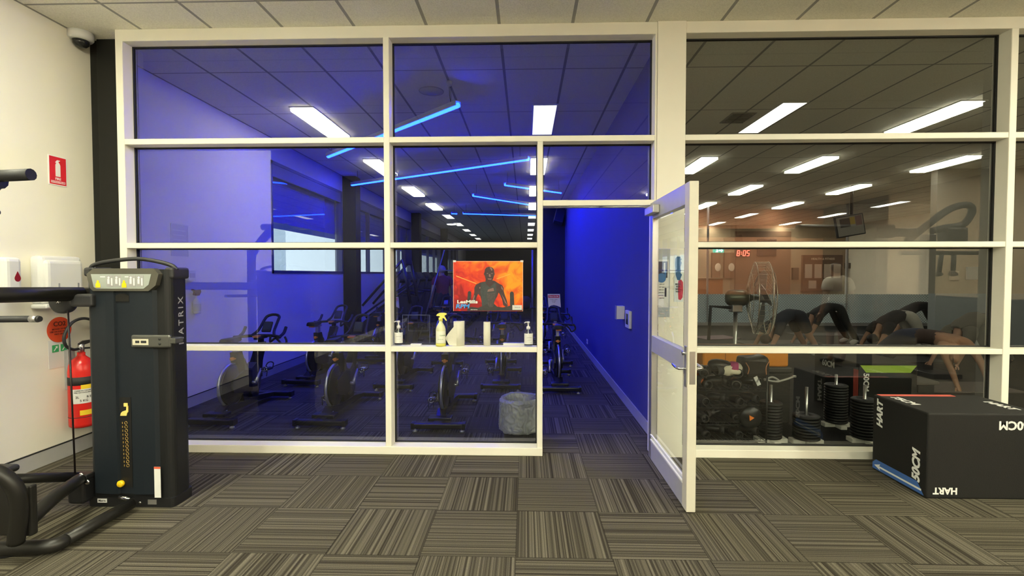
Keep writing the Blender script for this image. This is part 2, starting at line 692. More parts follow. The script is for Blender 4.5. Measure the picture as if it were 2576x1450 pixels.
# steel columns against the left wall
b = MB()
b.box((-3.7, 4.075, 0), (-3.35, 4.15, CEILZ))
b.box((-3.618, 4.045, 0), (-3.345, 4.08, CEILZ), 0.004)
struct(b.build('column', mat('black_column_paint', (0.012, 0.012, 0.010), 0.5, var=0.1, spec=0.25)), 'black steel column in the corner beside the glazing', 'column')
for i, (y0, lab) in enumerate(((9.75, 'black column between the first and second side windows'),
                               (15.65, 'black column between the second and third side windows'),
                               (21.05, 'black column between the third and fourth side windows'))):
    b = MB()
    b.box((-3.7, y0, 0), (-3.43, y0 + 0.28, CEILZ), 0.004)
    struct(b.build('column', MATS['black_column_paint']), lab, 'column')

# ------------------------------------------------------------------ glazed partition
Z1, Z2, Z3, ZD = (2.525, 2.57), (1.682, 1.725), (0.84, 0.883), (2.015, 2.06)
w1 = bpy.data.objects.new('window_1', None); COL.objects.link(w1)
struct(w1, 'cream framed glass partition in front of the blue lit spin room', 'window')
w2 = bpy.data.objects.new('window_2', None); COL.objects.link(w2)
struct(w2, 'cream framed glass partition in front of the dim exercise room', 'window')


def member(par, nm, a, c, bev=0.003):
    m = MB()
    m.box(a, c, bev, 1)
    return m.build(nm, CREAM, par)


def pane(par, x0, x1, z0, z1, gasket=True):
    m = MB()
    m.box((x0, 4.0, z0), (x1, 4.01, z1))
    p = m.build('glass_pane', PANE if par.name == 'window_1' else PANE_R, par)
    g = MB()
    t = 0.009
    for (a0, a1, c0, c1) in ((x0, x1, z0, z0 + t), (x0, x1, z1 - t, z1), (x0, x0 + t, z0, z1), (x1 - t, x1, z0, z1)):
        g.box((a0, 3.99, c0), (a1, 4.0, c1))
        g.box((a0, 4.01, c0), (a1, 4.02, c1))
    g.build('gasket', GASKET, p)


XL, XM, XD, XR = -3.265, (-1.138, -1.09), (0.094, 0.138), 1.018
member(w1, 'jamb', (-3.325, D0, 0), (XL, D1, 3.36))
member(w1, 'mullion', (XM[0], D0 - 0.004, 0.0), (XM[1], D1, 3.36))
member(w1, 'mullion', (XD[0], D0 - 0.004, 0), (XD[1], D1, Z1[0]))
member(w1, 'jamb', (XR, D0, 0), (1.036, D1, 3.36))
member(w1, 'head', (-3.325, D0, 3.355), (1.036, D1, CEILZ))
member(w1, 'transom', (XL, D0, Z1[0]), (XR, D1, Z1[1]))
member(w1, 'transom', (XL, D0, Z2[0]), (XD[0], D1, Z2[1]))
member(w1, 'ledge', (XL, D0, Z3[0]), (XD[0], D1, Z3[1]))
member(w1, 'sill', (XL, D0 - 0.012, 0), (XD[1], D1, 0.065))
member(w1, 'door_head', (XD[1], D0, ZD[0]), (XR, D1, ZD[1]))
for (x0, x1) in ((XL, XM[0]), (XM[1], XR)):
    pane(w1, x0, x1, Z1[1], 3.355)
for (x0, x1) in ((XL, XM[0]), (XM[1], XD[0])):
    pane(w1, x0, x1, Z2[1], Z1[0])
    pane(w1, x0, x1, Z3[1], Z2[0])
    pane(w1, x0, x1, 0.065, Z3[0])
pane(w1, XD[1], XR, ZD[1], Z1[0])

X0R, XMR, XER = 1.256, (3.735, 3.79), 6.27
member(w2, 'head', (X0R, D0, 3.36), (XER, D1, CEILZ))
member(w2, 'mullion', (XMR[0], D0 - 0.004, 0), (XMR[1], D1, 3.36))
member(w2, 'jamb', (XER, D0, 0), (XER + 0.06, D1, CEILZ))
member(w2, 'sill', (X0R, D0 - 0.012, 0), (XER, D1, 0.065))
for zz in (Z1, Z2, Z3):
    member(w2, 'transom' if zz is not Z3 else 'ledge', (X0R, D0, zz[0]), (XER, D1, zz[1]))
for (x0, x1) in ((X0R, XMR[0]), (XMR[1], XER)):
    pane(w2, x0, x1, Z1[1], 3.36)
    pane(w2, x0, x1, Z2[1], Z1[0])
    pane(w2, x0, x1, Z3[1], Z2[0])
    pane(w2, x0, x1, 0.065, Z3[0])
b = MB()
b.box((XER + 0.06, D0, 0), (13.2, D1, CEILZ))
struct(b.build('wall_front', WALLC), 'cream wall to the right of the glazing', 'wall')

# ------------------------------------------------------------------ left side windows and the daylight outside
WFR = mat('grey_window_frame', (0.12, 0.12, 0.13), 0.45)
for i, (y0, y1) in enumerate(WIN):
    w = bpy.data.objects.new('window_%d' % (i + 3), None); COL.objects.link(w)
    struct(w, ('first', 'second', 'third', 'fourth')[i] + ' side window from the glazing in the left wall of the blue room', 'window')
    f = MB()
    t = 0.045
    n = 2 if i == 0 else 4
    f.box((-3.8, y0, WSZ), (-3.69, y1, WSZ + t)); f.box((-3.8, y0, 3.13 - t), (-3.69, y1, 3.13))
    f.box((-3.8, y0, WSZ), (-3.69, y0 + t, 3.13)); f.box((-3.8, y1 - t, WSZ), (-3.69, y1, 3.13))
    if i:
        for k in range(1, n):
            yy = y0 + (y1 - y0) * k / n
            f.box((-3.79, yy - t / 2, WSZ), (-3.7, yy + t / 2, 3.1))
    f.build('window_frame', WFR, w)
    g = MB()
    g.box((-3.76, y0 + 0.02, WSZ + 0.02), (-3.75, y1 - 0.02, 3.11))
    g.build('glass_pane', PANE_OUT, w)
    r = MB()
    r.box((-3.74, y0 + 0.05, 2.9), (-3.70, y1 - 0.05, 3.1), 0.01)
    r.build('blind_cassette', mat('blind_cassette', (0.2, 0.2, 0.2), 0.5), w)
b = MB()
b.box((-4.4, 5.5, 2.27), (-3.86, 28, 3.5))  # LED glow and its window reflection are put into the fascia colour
struct(b.build('outside_canopy', mat('fascia_led_glow', (0.05, 0.08, 0.92), 0.7)), 'fascia panel outside the side window tops, its blue imitating the LED glow', 'fascia')
b = MB()
b.box((-40, 0, -0.3), (-3.86, 45, -0.12))
struct(b.build('outside_ground', mat('pale_paving', (0.45, 0.45, 0.44), 0.9)), 'pale paving outside the side windows', 'ground')
b = MB()
b.box((-22, 14, -0.12), (-20, 40, 5.0))
b.prism([(14, 5.0), (40, 5.0), (27, 8.5)], (-22, 0, 0), (0, 1, 0), (0, 0, 1), 2.0)
for k in range(6):
    b.mi = 1
    b.box((-20.02, 16 + k * 4, 1.4), (-19.98, 18 + k * 4, 2.6))
b.mi = 0
struct(b.build('outside_building', [mat('white_render', (0.8, 0.82, 0.85), 0.8), mat('outside_glazing', (0.1, 0.14, 0.2), 0.2)]),
       'pale gabled building seen through the side windows', 'building')
b = MB()
rnd = random.Random(3)
for k in range(260):
    c = Vector((-6.6 + rnd.gauss(0, .35), 9.9 + rnd.gauss(0, .9), 0.75 + rnd.gauss(0, .38)))
    if c.z < 0.0:
        continue
    b.ball(c, rnd.uniform(.05, .13), 6, (1, 1, rnd.uniform(.5, 1)))
b.mi = 1
b.tube([(-6.6, 9.9, -0.12), (-6.6, 9.9, 0.8)], 0.05)
o = b.build('garden_shrub', [mat('shrub_leaves', (0.05, 0.09, 0.05), 0.8, var=0.4), mat('shrub_stem', (0.08, 0.05, 0.03), 0.8)])
tag(o, 'dark green shrub growing outside the first side window', 'shrub')

w = bpy.data.worlds.new('dawn_sky')
scene.world = w
w.use_nodes = True
nt = w.node_tree
bg = nt.nodes['Background']
tc = nt.nodes.new('ShaderNodeTexCoord')
sp = nt.nodes.new('ShaderNodeSeparateXYZ')
nt.links.new(tc.outputs['Generated'], sp.inputs[0])
rp = nt.nodes.new('ShaderNodeValToRGB')
rp.color_ramp.elements[0].position = 0.0
rp.color_ramp.elements[0].color = (0.80, 0.88, 0.95, 1)
rp.color_ramp.elements[1].position = 0.6
rp.color_ramp.elements[1].color = (0.55, 0.72, 0.92, 1)
nt.links.new(sp.outputs[2], rp.inputs[0])
nt.links.new(rp.outputs[0], bg.inputs[0])
bg.inputs[1].default_value = 1.0

# ------------------------------------------------------------------ ceiling lights
LAMP_F = emitter('lamp_front', (1.0, 0.98, 0.745), 30.0)
LAMP_B = emitter('lamp_blue_room', (1.0, 0.97, 0.92), 0.75)
LAMP_G = emitter('lamp_gym', (1.0, 0.94, 0.80), 2.1)
LFR = mat('lamp_frame_white', (0.75, 0.75, 0.72), 0.4)


def make_light(lampmat, y0, x):
    t = thing('ceiling_light', 'white light panel', 'ceiling light', (x, y0 + 0.6, CEILZ))
    m = MB()
    for (a, c) in (((-0.15, -0.61, -0.012), (-0.135, 0.61, 0)), ((0.135, -0.61, -0.012), (0.15, 0.61, 0)),
                   ((-0.15, -0.61, -0.012), (0.15, -0.595, 0)), ((-0.15, 0.595, -0.012), (0.15, 0.61, 0))):
        m.box(a, c)
    m.build('light_frame', LFR, t)
    m = MB()
    dz = 0.05 if lampmat is LAMP_F else 0.009
    m.box((-0.135, -0.595, -dz), (0.135, 0.595, -0.002))
    m.build('diffuser', lampmat, t)
    return t


_m = MB(); _m.box((-0.135, -0.595, -0.009), (0.135, 0.595, -0.002))
HALL_DIFF = _m.mesh('diffuser', emitter('lamp_hall', (1.0, 0.84, 0.62), 17.0))
ORD = ['first', 'second', 'third', 'fourth', 'fifth', 'sixth', 'seventh', 'eighth', 'ninth', 'tenth']
for (lm, place, colsx, rows, y00) in (
        (LAMP_B, 'blue room', ((-2.65, 'left'), (0.23, 'right')), 9, 5.72),
        (LAMP_G, 'exercise room', ((3.1, 'leftmost'), (5.1, 'second'), (7.45, 'third'), (10.3, 'rightmost')), 6, 5.72),
        (LAMP_F, 'front room', ((-2.65, 'leftmost'), (0.23, 'second'), (3.1, 'third'), (5.1, 'fourth'), (7.45, 'rightmost')), 3, -1.51)):
    first = None
    for cx_, cname in colsx:
        for k in range(rows):
            y = y00 + 2.59 * k * (-1 if place == 'front room' else 1)
            if first is None:
                first = o = make_light(lm, y, cx_)
            else:
                o = copy_tree(first)
                o.location = (cx_, y + 0.6, CEILZ)
            if place == 'exercise room' and k >= 4:
                for ch in kids(o):
                    if ch.name.startswith('diffuser'):
                        ch.data = HALL_DIFF
            o['label'] = '%s ceiling light panel from the glass in the %s row of the %s' % (ORD[k], cname, place)
            o['group'] = 'light panels in the %s ceiling' % place

for x, lab in ((-2.65, 'leftmost'), (5.1, 'fourth'), (7.45, 'rightmost')):  # unseen extra panels, added to brighten the left wall and the mirrored man
    o = copy_tree(first)
    o.location = (x, 1.68, CEILZ)
    o['label'] = 'added unseen ceiling light panel of the %s front room row, nearest the glazing' % lab
    o['group'] = 'light panels in the front room ceiling'

# blue LED tubes
LED = emitter('blue_led', (0.075, 0.42, 58.0), 1.0)
LEDH = mat('led_housing', (0.5, 0.5, 0.52), 0.4)
for (p, q, lab) in ((((-0.69, 5.0), (-2.9, 7.1)), None, 'blue LED tube hanging diagonally nearest the glass'),
                    (((-3.36, 9.35), (0.05, 7.34)), None, 'long blue LED tube crossing the whole ceiling in second place from the glass'),
                    (((-0.40, 9.43), (0.75, 10.36)), None, 'short blue LED tube at the right, third from the glass'),
                    (((-1.155, 10.69), (0.55, 12.6)), None, 'blue LED tube sloping to the right, fourth from the glass'),
                    (((-1.78, 13.81), (0.4, 14.4)), None, 'farthest long blue LED tube, nearly level across the ceiling'),
                    (((-2.11, 13.8), (-1.95, 13.83)), None, 'tiny stub of blue LED tube left of the farthest long one')):
    a = Vector((p[0][0], p[0][1], 3.2)); c = Vector((p[1][0], p[1][1], 3.2))
    mid = (a + c) / 2
    t = thing('led_tube', lab, 'LED light', mid)
    m = MB()
    m.tube([a - mid, c - mid], 0.026, 12)
    m.build('light_tube', LED, t)
    m = MB()
    ax = (c - a).normalized(); pr = Vector((-ax.y, ax.x, 0))
    m.prism([(-.034, -.006), (-.034, .045), (.034, .045), (.034, -.006), (.028, -.006), (.028, .036), (-.028, .036), (-.028, -.006)], a - mid, pr, (0, 0, 1), (c - a).length * (1 if pr.cross(Vector((0, 0, 1))).dot(ax) > 0 else -1))
    m.build('housing', LEDH, t)
    m = MB()
    for s in ((0.04, 0.96) if (c - a).length > 0.5 else (0.5,)):
        q0 = a + (c - a) * s - mid
        m.tube([q0 + Vector((0, 0, .03)), q0 + Vector((0, 0, CEILZ - 3.2))], 0.003, 6)
    m.build('hanging_wire', GASKET, t)

# ------------------------------------------------------------------ front room: left wall fittings
WX = -3.7
t = thing('fire_extinguisher_sign', 'red and white fire extinguisher sign high on the cream left wall', 'sign', (WX, 3.757, 2.285))
b = MB()
b.box((0, -0.075, -0.115), (0.004, 0.075, 0.115))
b.build('sign_plate', mat('sign_white', (0.85, 0.83, 0.80), 0.4), t)
b = MB()
b.box((0.004, -0.068, -0.108), (0.005, 0.068, 0.108))
b.build('red_field', mat('sign_red', (0.70, 0.02, 0.03), 0.4), t)
b = MB()
pl = [(-0.020, -0.045), (0.020, -0.045), (0.020, 0.045), (0.012, 0.062), (0.006, 0.066), (0.006, 0.074), (0.018, 0.078), (0.018, 0.084), (-0.006, 0.084), (-0.018, 0.07), (-0.02, 0.06), (-0.012, 0.062), (-0.02, 0.045)]
b.prism(pl, (0.005, 0, 0), *LEFTW, 0.001)
text(b, 'FIRE', (0.0055, 0, -0.064), LEFTW, 0.026, 0.02)
b.box((0.005, -0.058, -0.098), (0.0058, 0.058, -0.08))
b.build('pictogram', mat('sign_white', ), t)
b = MB()
text(b, 'EXTINGUISHER', (0.0062, 0, -0.089), LEFTW, 0.0165, 0.01, depth=0.0004)
b.build('lettering', MATS['sign_red'], t)

t = thing('paper_towel_dispenser', 'white paper towel dispenser on the cream wall behind the black beam', 'dispenser', (WX, 3.68, 1.21))
b = MB()
b.box((0, -0.17, 0.03), (0.10, 0.17, 0.40), 0.03, 3)
b.box((0.05, -0.155, 0.05), (0.125, 0.155, 0.37), 0.03, 3)
b.build('housing', WHITE, t)
b = MB()
b.box((0.0, -0.165, 0.0), (0.13, 0.165, 0.035), 0.012, 2)
b.build('tray', mat('white_tray', (0.7, 0.7, 0.68), 0.4), t)
b = MB()
for yy in (-0.06, 0.10):
    b.box((0.124, yy - 0.006, 0.06), (0.128, yy + 0.006, 0.19))
b.build_each('level_slot', GREYP, t)

t = thing('soap_dispenser', 'white soap dispenser with a red drop at the left edge', 'dispenser', (WX, 3.33, 1.34))
b = MB()
b.box((0, -0.06, 0.0), (0.09, 0.06, 0.25), 0.03, 3)
b.build('housing', WHITE, t)
b = MB()
drop = [(0.022 * math.sin(a) * (1 - 0.12 * math.cos(a)), -0.03 * math.cos(a) - 0.006) for a in [2 * PI * i / 20 for i in range(20)] if not 2.6 < a < 3.7] 
drop = [(0.021 * math.sin(a), -0.024 * math.cos(a)) for a in [-2.2 + 4.4 * i / 16 for i in range(17)]] + [(0, 0.05)]
b.prism(drop, (0.09, 0.02, 0.1), *LEFTW, 0.002)
b.build('window_drop', mat('dark_red_drop', (0.25, 0.01, 0.02), 0.25), t)

t = thing('extinguisher_notice', 'white sheet with round red CO2 sign above the extinguisher', 'sign', (WX, 3.735, 0.93))
b = MB()
b.box((0, -0.09, -0.20), (0.002, 0.10, 0.02))
b.build('notice_sheet', PAPER, t)
b = MB()
b.lathe([(0, 0), (0.100, 0), (0.100, 0.004), (0, 0.004)], 40, frame_matrix((0.002, 0, 0.10), *LEFTW), smooth=False)
b.build('round_sign', mat('orange_red_sign', (0.75, 0.08, 0.02), 0.5), t, )
b = MB()
text(b, 'CO2', (0.0068, 0, 0.145), LEFTW, 0.05, 0.03)
for z, w_ in ((0.105, 0.075), (0.085, 0.078), (0.065, 0.06)):
    text(b, {0.105: 'IN CASE OF FIRE', 0.085: 'USE ON ELECTRICAL', 0.065: 'FIRES ONLY'}[z], (0.0068, 0, z), LEFTW, 0.017, 0.01)
b.build('lettering', mat('brown_ink', (0.16, 0.02, 0.01), 0.6), t)
b = MB()
for yy in (-0.035, 0.035):
    b.box((0.002, yy - 0.027, -0.075), (0.0035, yy + 0.027, -0.018))
b.build_each('green_pictogram', mat('sign_green', (0.04, 0.35, 0.12), 0.5), t)
b = MB()
for yy in (-0.035, 0.035):
    b.prism([(-0.017, -0.018), (-0.009, -0.02), (0.008, 0.004), (0.015, 0.0), (0.017, 0.019), (-0.002, 0.015), (0.004, 0.009)], (0.0035, yy, -0.046), *LEFTW, 0.001)
b.build_each('arrow_mark', PAPER, t)

t = thing('fire_extinguisher', 'red fire extinguisher with black hose on the left wall', 'fire extinguisher', (WX + 0.115, 3.80, 0.24))
b = MB()
b.lathe([(0, 0), (0.07, 0.0), (0.086, 0.012), (0.088, 0.03), (0.088, 0.45), (0.082, 0.50), (0.062, 0.54), (0.034, 0.565), (0.026, 0.575), (0.026, 0.60), (0, 0.60)], 32)
b.build('cylinder', RED, t)
b = MB()
b.lathe([(0.0888, 0.345), (0.0892, 0.345), (0.0892, 0.41), (0.0888, 0.41)], 32, cap=False)
b.lathe([(0.0888, 0.085), (0.0892, 0.085), (0.0892, 0.09), (0.0888, 0.09)], 32, cap=False)
b.build_each('black_band', INK, t)


def curved_label(mb, r, a0, a1, z0, z1, n=12):
    prev = None
    for i in range(n + 1):
        a = a0 + (a1 - a0) * i / n
        p = [mb.bm.verts.new((rr * math.cos(a), rr * math.sin(a), z)) for rr, z in ((r, z0), (r, z1), (r - 0.0008, z1), (r - 0.0008, z0))]
        if prev:
            for j in range(4):
                f = mb.bm.faces.new((prev[j], p[j], p[(j + 1) % 4], prev[(j + 1) % 4]))
                f.material_index = mb.mi
        prev = p


VA = -0.80      # direction of the viewer round the cylinder
b = MB()
curved_label(b, 0.0905, VA - 0.75, VA + 0.85, 0.20, 0.315)
b.build('instruction_label', PAPER, t)
b = MB()
curved_label(b, 0.0906, VA - 0.1, VA + 0.9, 0.315, 0.348)
curved_label(b, 0.0906, VA - 0.2, VA + 0.8, 0.105, 0.145)
b.build_each('yellow_label', mat('label_yellow', (0.80, 0.55, 0.02), 0.5), t)
b = MB()
vx, vy = math.cos(VA), math.sin(VA)
axl = ((-vy, vx, 0), (0, 0, 1))


def wrap_text(mb, body, r, a, z, size, bold=0.0):
    me = text_mesh(body, size, bold, 0, 'CENTER', 0.0004)
    tmp = me.copy()
    for v in tmp.vertices:
        aa = a + v.co.x / r
        rr = r + v.co.z
        v.co = (rr * math.cos(aa), rr * math.sin(aa), z + v.co.y)
    mb.add_mesh(tmp)


wrap_text(b, 'CARBON DIOXIDE', 0.0912, VA + 0.1, 0.302, 0.014, 0.02)
wrap_text(b, 'FIRE EXTINGUISHER', 0.0912, VA + 0.1, 0.287, 0.014, 0.02)
for k, (aa, zz) in enumerate(((VA - 0.35, 0.25), (VA + 0.45, 0.25), (VA + 0.1, 0.222))):
    wrap_text(b, '2L' if k == 0 else 'B E' if k == 1 else '5 KG', 0.0912, aa, zz, 0.024, 0.02)
b.build('lettering', INK, t)
b = MB()
b.lathe([(0, 0.60), (0.02, 0.60), (0.022, 0.66), (0.012, 0.668), (0, 0.668)], 16)
b.tube([(0, 0, 0.635), (0.03, -0.05, 0.64)], 0.01)
b.build('valve', STEEL, t)
b = MB()
b.prism([(-0.02, 0.648), (0.11, 0.675), (0.115, 0.69), (0.02, 0.69), (-0.02, 0.672)], (-0.008, 0, 0), (0, 1, 0), (0, 0, 1), 0.016)
b.prism([(-0.01, 0.625), (0.10, 0.615), (0.105, 0.628), (-0.01, 0.64)], (-0.008, 0, 0), (0, 1, 0), (0, 0, 1), 0.016)
b.build('lever', mat('black_lever', (0.03, 0.03, 0.03), 0.4), t)
b = MB()
b.tube(smooth_path([(0.02, -0.04, 0.635), (0.05, -0.12, 0.64), (0.06, -0.19, 0.68), (0.06, -0.20, 0.76), (0.055, -0.13, 0.85), (0.05, -0.02, 0.875), (0.045, 0.09, 0.83), (0.03, 0.16, 0.72), (0.02, 0.17, 0.55), (0.01, 0.16, 0.3)], 8), 0.011, 10)
b.build('hose', BLACKM, t)
b = MB()
b.lathe([(0.018, 0.30), (0.02, 0.2), (0.045, 0.04), (0.045, 0.03), (0, 0.05)], 20, Matrix.Translation((0.01, 0.16, 0)))
b.build('discharge_horn', BLACKM, t)
b = MB()
b.box((-0.115, -0.03, 0.3), (-0.08, 0.03, 0.62), 0.004)
b.build('wall_bracket', GREYP, t)

t = thing('dome_camera', 'white dome security camera on the ceiling above the black column', 'camera', at(203, 82, Z=CEILZ))
b = MB()
b.lathe([(0, 0), (0.085, 0), (0.085, -0.05), (0.075, -0.065), (0.06, -0.068), (0, -0.068)], 32)
b.build('base', WHITE, t)
b = MB()
b.lathe([(0.058, -0.066), (0.053, -0.095), (0.035, -0.115), (0, -0.122)], 24)
b.build('dome', mat('smoked_dome', (0.02, 0.02, 0.02), 0.08), t)

# ------------------------------------------------------------------ cable weight machine
MBODY = mat('charcoal_shroud', (0.010, 0.0105, 0.011), 0.45, var=0.1, spec=0.35)
MFRONT = mat('blue_black_acrylic', (0.008, 0.012, 0.017), 0.5, var=0.12, scale=60, spec=0.35)
MFRAME = mat('gunmetal_frame_paint', (0.016, 0.015, 0.013), 0.4, 0.2)
TX0, TX1, TY0, TY1, TZ = -2.755, -2.215, 2.95, 3.13, 1.52
t = thing('cable_weight_machine', 'tall black weight stack machine standing in front of the glass at left', 'exercise machine', (-2.485, 3.04, 0))
L = Vector((-2.485, 3.04, 0))


def rel(p):
    return Vector(p) - L


def rr_poly(x0, x1, y0, y1, r, n=6):
    pts = []
    for (cx_, cy_, a) in ((x1 - r, y1 - r, 0), (x0 + r, y1 - r, PI / 2), (x0 + r, y0 + r, PI), (x1 - r, y0 + r, 1.5 * PI)):
        for i in range(n + 1):
            aa = a + PI / 2 * i / n
            pts.append((cx_ + r * math.cos(aa), cy_ + r * math.sin(aa)))
    return pts


b = MB()
b.prism(rr_poly(-0.27, 0.27, -0.085, 0.09, 0.045), (0, 0, 0.05), (1, 0, 0), (0, 1, 0), TZ - 0.05 - 0.02)
for f in b.bm.faces:
    f.smooth = False
b.build('shroud', MBODY, t)
b = MB()   # bowed front cover with a raised centre channel
prof = [(-0.235, -0.078), (-0.22, -0.10), (-0.12, -0.108), (-0.065, -0.110), (-0.06, -0.098), (0.03, -0.098), (0.035, -0.110), (0.10, -0.109), (0.175, -0.104), (0.195, -0.08)]
b.prism(prof, (0, 0, 0.09), (1, 0, 0), (0, 1, 0), 1.28)
b.build('front_cover', MFRONT, t)
b = MB()
b.prism([(-0.058, 1.30), (0.028, 1.30), (0.028, 1.335), (0.0, 1.35), (-0.03, 1.35), (-0.058, 1.335)], (0, -0.096, 0), *FRONT, 0.008)
b.build('channel_cap', MFRAME, t)
b = MB()
b.prism([(-0.205, 1.385), (-0.185, 1.365), (0.165, 1.365), (0.21, 1.40), (0.23, 1.47), (0.20, 1.505), (-0.18, 1.505), (-0.225, 1.47)], (0, -0.085, 0), *FRONT, 0.035)
b.build('placard_bezel', mat('olive_grey_bezel', (0.10, 0.095, 0.075), 0.35, 0.3), t)
b = MB()
b.prism([(-0.178, 1.39), (-0.16, 1.38), (0.135, 1.38), (0.168, 1.405), (0.185, 1.47), (-0.195, 1.47)], (0, -0.120, 0), *FRONT, 0.002)
b.build('placard', mat('placard_grey', (0.30, 0.33, 0.30), 0.4), t)
b = MB()
b.mi = 0
for x in (-0.075, -0.025, 0.065, 0.115):
    b.box((x - 0.022, -0.1232, 1.392), (x + 0.022, -0.122, 1.462))
b.mi = 1
for x in (-0.082, -0.032, 0.058, 0.108):
    b.ball((x, -0.1235, 1.448), 0.007, 8, (1, 0.15, 1))
    b.box((x - 0.007, -0.1245, 1.41), (x + 0.005, -0.1232, 1.44))
    b.box((x + 0.016, -0.1245, 1.40), (x + 0.024, -0.1232, 1.445))
b.mi = 2
for x in (-0.15, 0.015):
    b.prism([(-0.014, 0), (0.014, 0), (0.013, 0.024), (0.006, 0.03), (0.006, 0.042), (-0.004, 0.046), (-0.008, 0.03), (-0.014, 0.022)], (x, -0.122, 1.387), *FRONT, 0.0025)
b.mi = 1
b.box((-0.135, -0.1232, 1.45), (-0.105, -0.122, 1.456)); b.box((0.02, -0.1232, 1.45), (0.045, -0.122, 1.456))
b.build('exercise_pictogram', [GREYP, PAPER, YELLOW], t)
b = MB()   # carry bar arching over the top
pth = smooth_path([(-0.28, -0.03, 1.50), (-0.255, -0.03, 1.528), (-0.15, -0.03, 1.552), (0.02, -0.03, 1.567), (0.14, -0.03, 1.553), (0.245, -0.03, 1.525), (0.28, -0.03, 1.495)], 8)
for p, q in zip(pth, pth[1:]):
    pass
b.tube(pth, 0.013, 10)
b.build('top_bar', BLACKM, t)
b = MB()
b.box((-0.295, -0.07, 1.455), (-0.225, 0.085, 1.512), 0.015, 3)
b.box((0.225, -0.07, 1.44), (0.283, 0.085, 1.512), 0.015, 3)
b.build_each('top_corner', BLACKM, t)
b = MB()
text(b, 'MATRIX', (0.2712, 0.012, 1.17), ((0, 0, 1), (0, -1, 0)), 0.062, 0.008, depth=0.0006, sx=1.05, space=1.45)
b.build('lettering', mat('silver_print', (0.40, 0.40, 0.40), 0.4), t)
b = MB()
b.box((0.05, -0.128, 1.015), (0.30, -0.106, 1.095), 0.012, 3)
b.box((0.24, -0.125, 1.04), (0.33, -0.05, 1.075), 0.006)
bk = b.build('pin_bracket', mat('bracket_grey', (0.11, 0.11, 0.10), 0.35, 0.5), t)
b = MB()
b.box((0.065, -0.1295, 1.033), (0.165, -0.128, 1.07), 0.0)
b.build('bracket_label', mat('label_cream', (0.6, 0.56, 0.42), 0.5), bk)
b = MB()
b.box((0.083, -0.1305, 1.045), (0.108, -0.1293, 1.06)); b.box((0.118, -0.1305, 1.045), (0.152, -0.1293, 1.06))
for z in (1.04, 1.07):
    b.lathe([(0, 0), (0.008, 0), (0.008, 0.002), (0, 0.002)], 10, frame_matrix((0.235, -0.128, z), *FRONT))
b.build('bracket_mark', INK, bk)
b = MB()
b.box((-0.052, -0.100, 0.13), (0.022, -0.0975, 0.70))
b.build('stack_slot', mat('slot_black', (0.003, 0.003, 0.003), 0.6), t)
b = MB()
for i in range(12):
    z = 0.27 + i * 0.0245
    c = Vector((-0.004 - 0.0006 * i, -0.103, z))
    b.tube([c + Vector((0.0085 * math.cos(a), 0, 0.009 * math.sin(a))) for a in [2 * PI * k / 12 for k in range(12)]], 0.0017, 5, closed=True)
    b.box((c.x - 0.025, -0.1035, z - 0.006), (c.x - 0.021, -0.1015, z + 0.006))
b.build('selector_ring', mat('brass_ring', (0.55, 0.36, 0.10), 0.35, 0.6), t)
b = MB()
b.prism([(-0.045, 0.585), (-0.006, 0.585), (-0.002, 0.60), (0.006, 0.61), (0.006, 0.648), (-0.004, 0.645), (-0.006, 0.62), (-0.03, 0.612), (-0.04, 0.602)], (0, -0.1, 0), *FRONT, 0.005)
b.box((-0.022, -0.106, 0.642), (0.004, -0.1, 0.665), 0.003)
b.build_each('yellow_pointer', mat('pale_yellow', (0.85, 0.66, 0.18), 0.4), t)
b = MB()
b.lathe([(0, 0), (0.019, 0), (0.021, 0.005), (0.021, 0.016), (0.016, 0.022), (0, 0.022)], 20, frame_matrix((-0.047, -0.1, 0.157), *FRONT))
b.build('weight_pin', YELLOW, t)
b = MB()
b.tube([(-0.055, -0.112, 0.075), (0.015, -0.112, 0.06)], 0.012)
b.build('pin_tether', CHROME, t)
b = MB()
b.prism(rr_poly(-0.28, 0.272, -0.09, 0.095, 0.02), (0, 0, 0.0), (1, 0, 0), (0, 1, 0), 0.06)
b.build('base_plate', BLACK, t)
b = MB()
b.box((0.165, -0.106, 0.07), (0.205, -0.104, 0.265)); 
b.build('warning_sticker', PAPER, t)
b = MB()
b.box((0.165, -0.1072, 0.253), (0.205, -0.1058, 0.265))
b.build('sticker_band', mat('sticker_red', (0.7, 0.1, 0.04), 0.5), t)
b = MB()
b.box((-0.215, -0.0925, 0.027), (-0.155, -0.09, 0.052)); 
b.build('small_label', PAPER, t)
b = MB()
text(b, 'Matrix', (-0.185, -0.0932, 0.04), FRONT, 0.018, 0.02, 0.15, depth=0.0004)
b.build('label_print', INK, t)
b = MB()
b.box((0.11, -0.093, 0.02), (0.165, -0.09, 0.05))
b.build('serial_plate', ALU, t)
b = MB()
for x in (0.06,):
    b.lathe([(0, 0), (0.009, 0), (0.009, 0.006), (0, 0.006)], 6, frame_matrix((x, -0.09, 0.03), *FRONT))
b.build('bolt', CHROME, t)
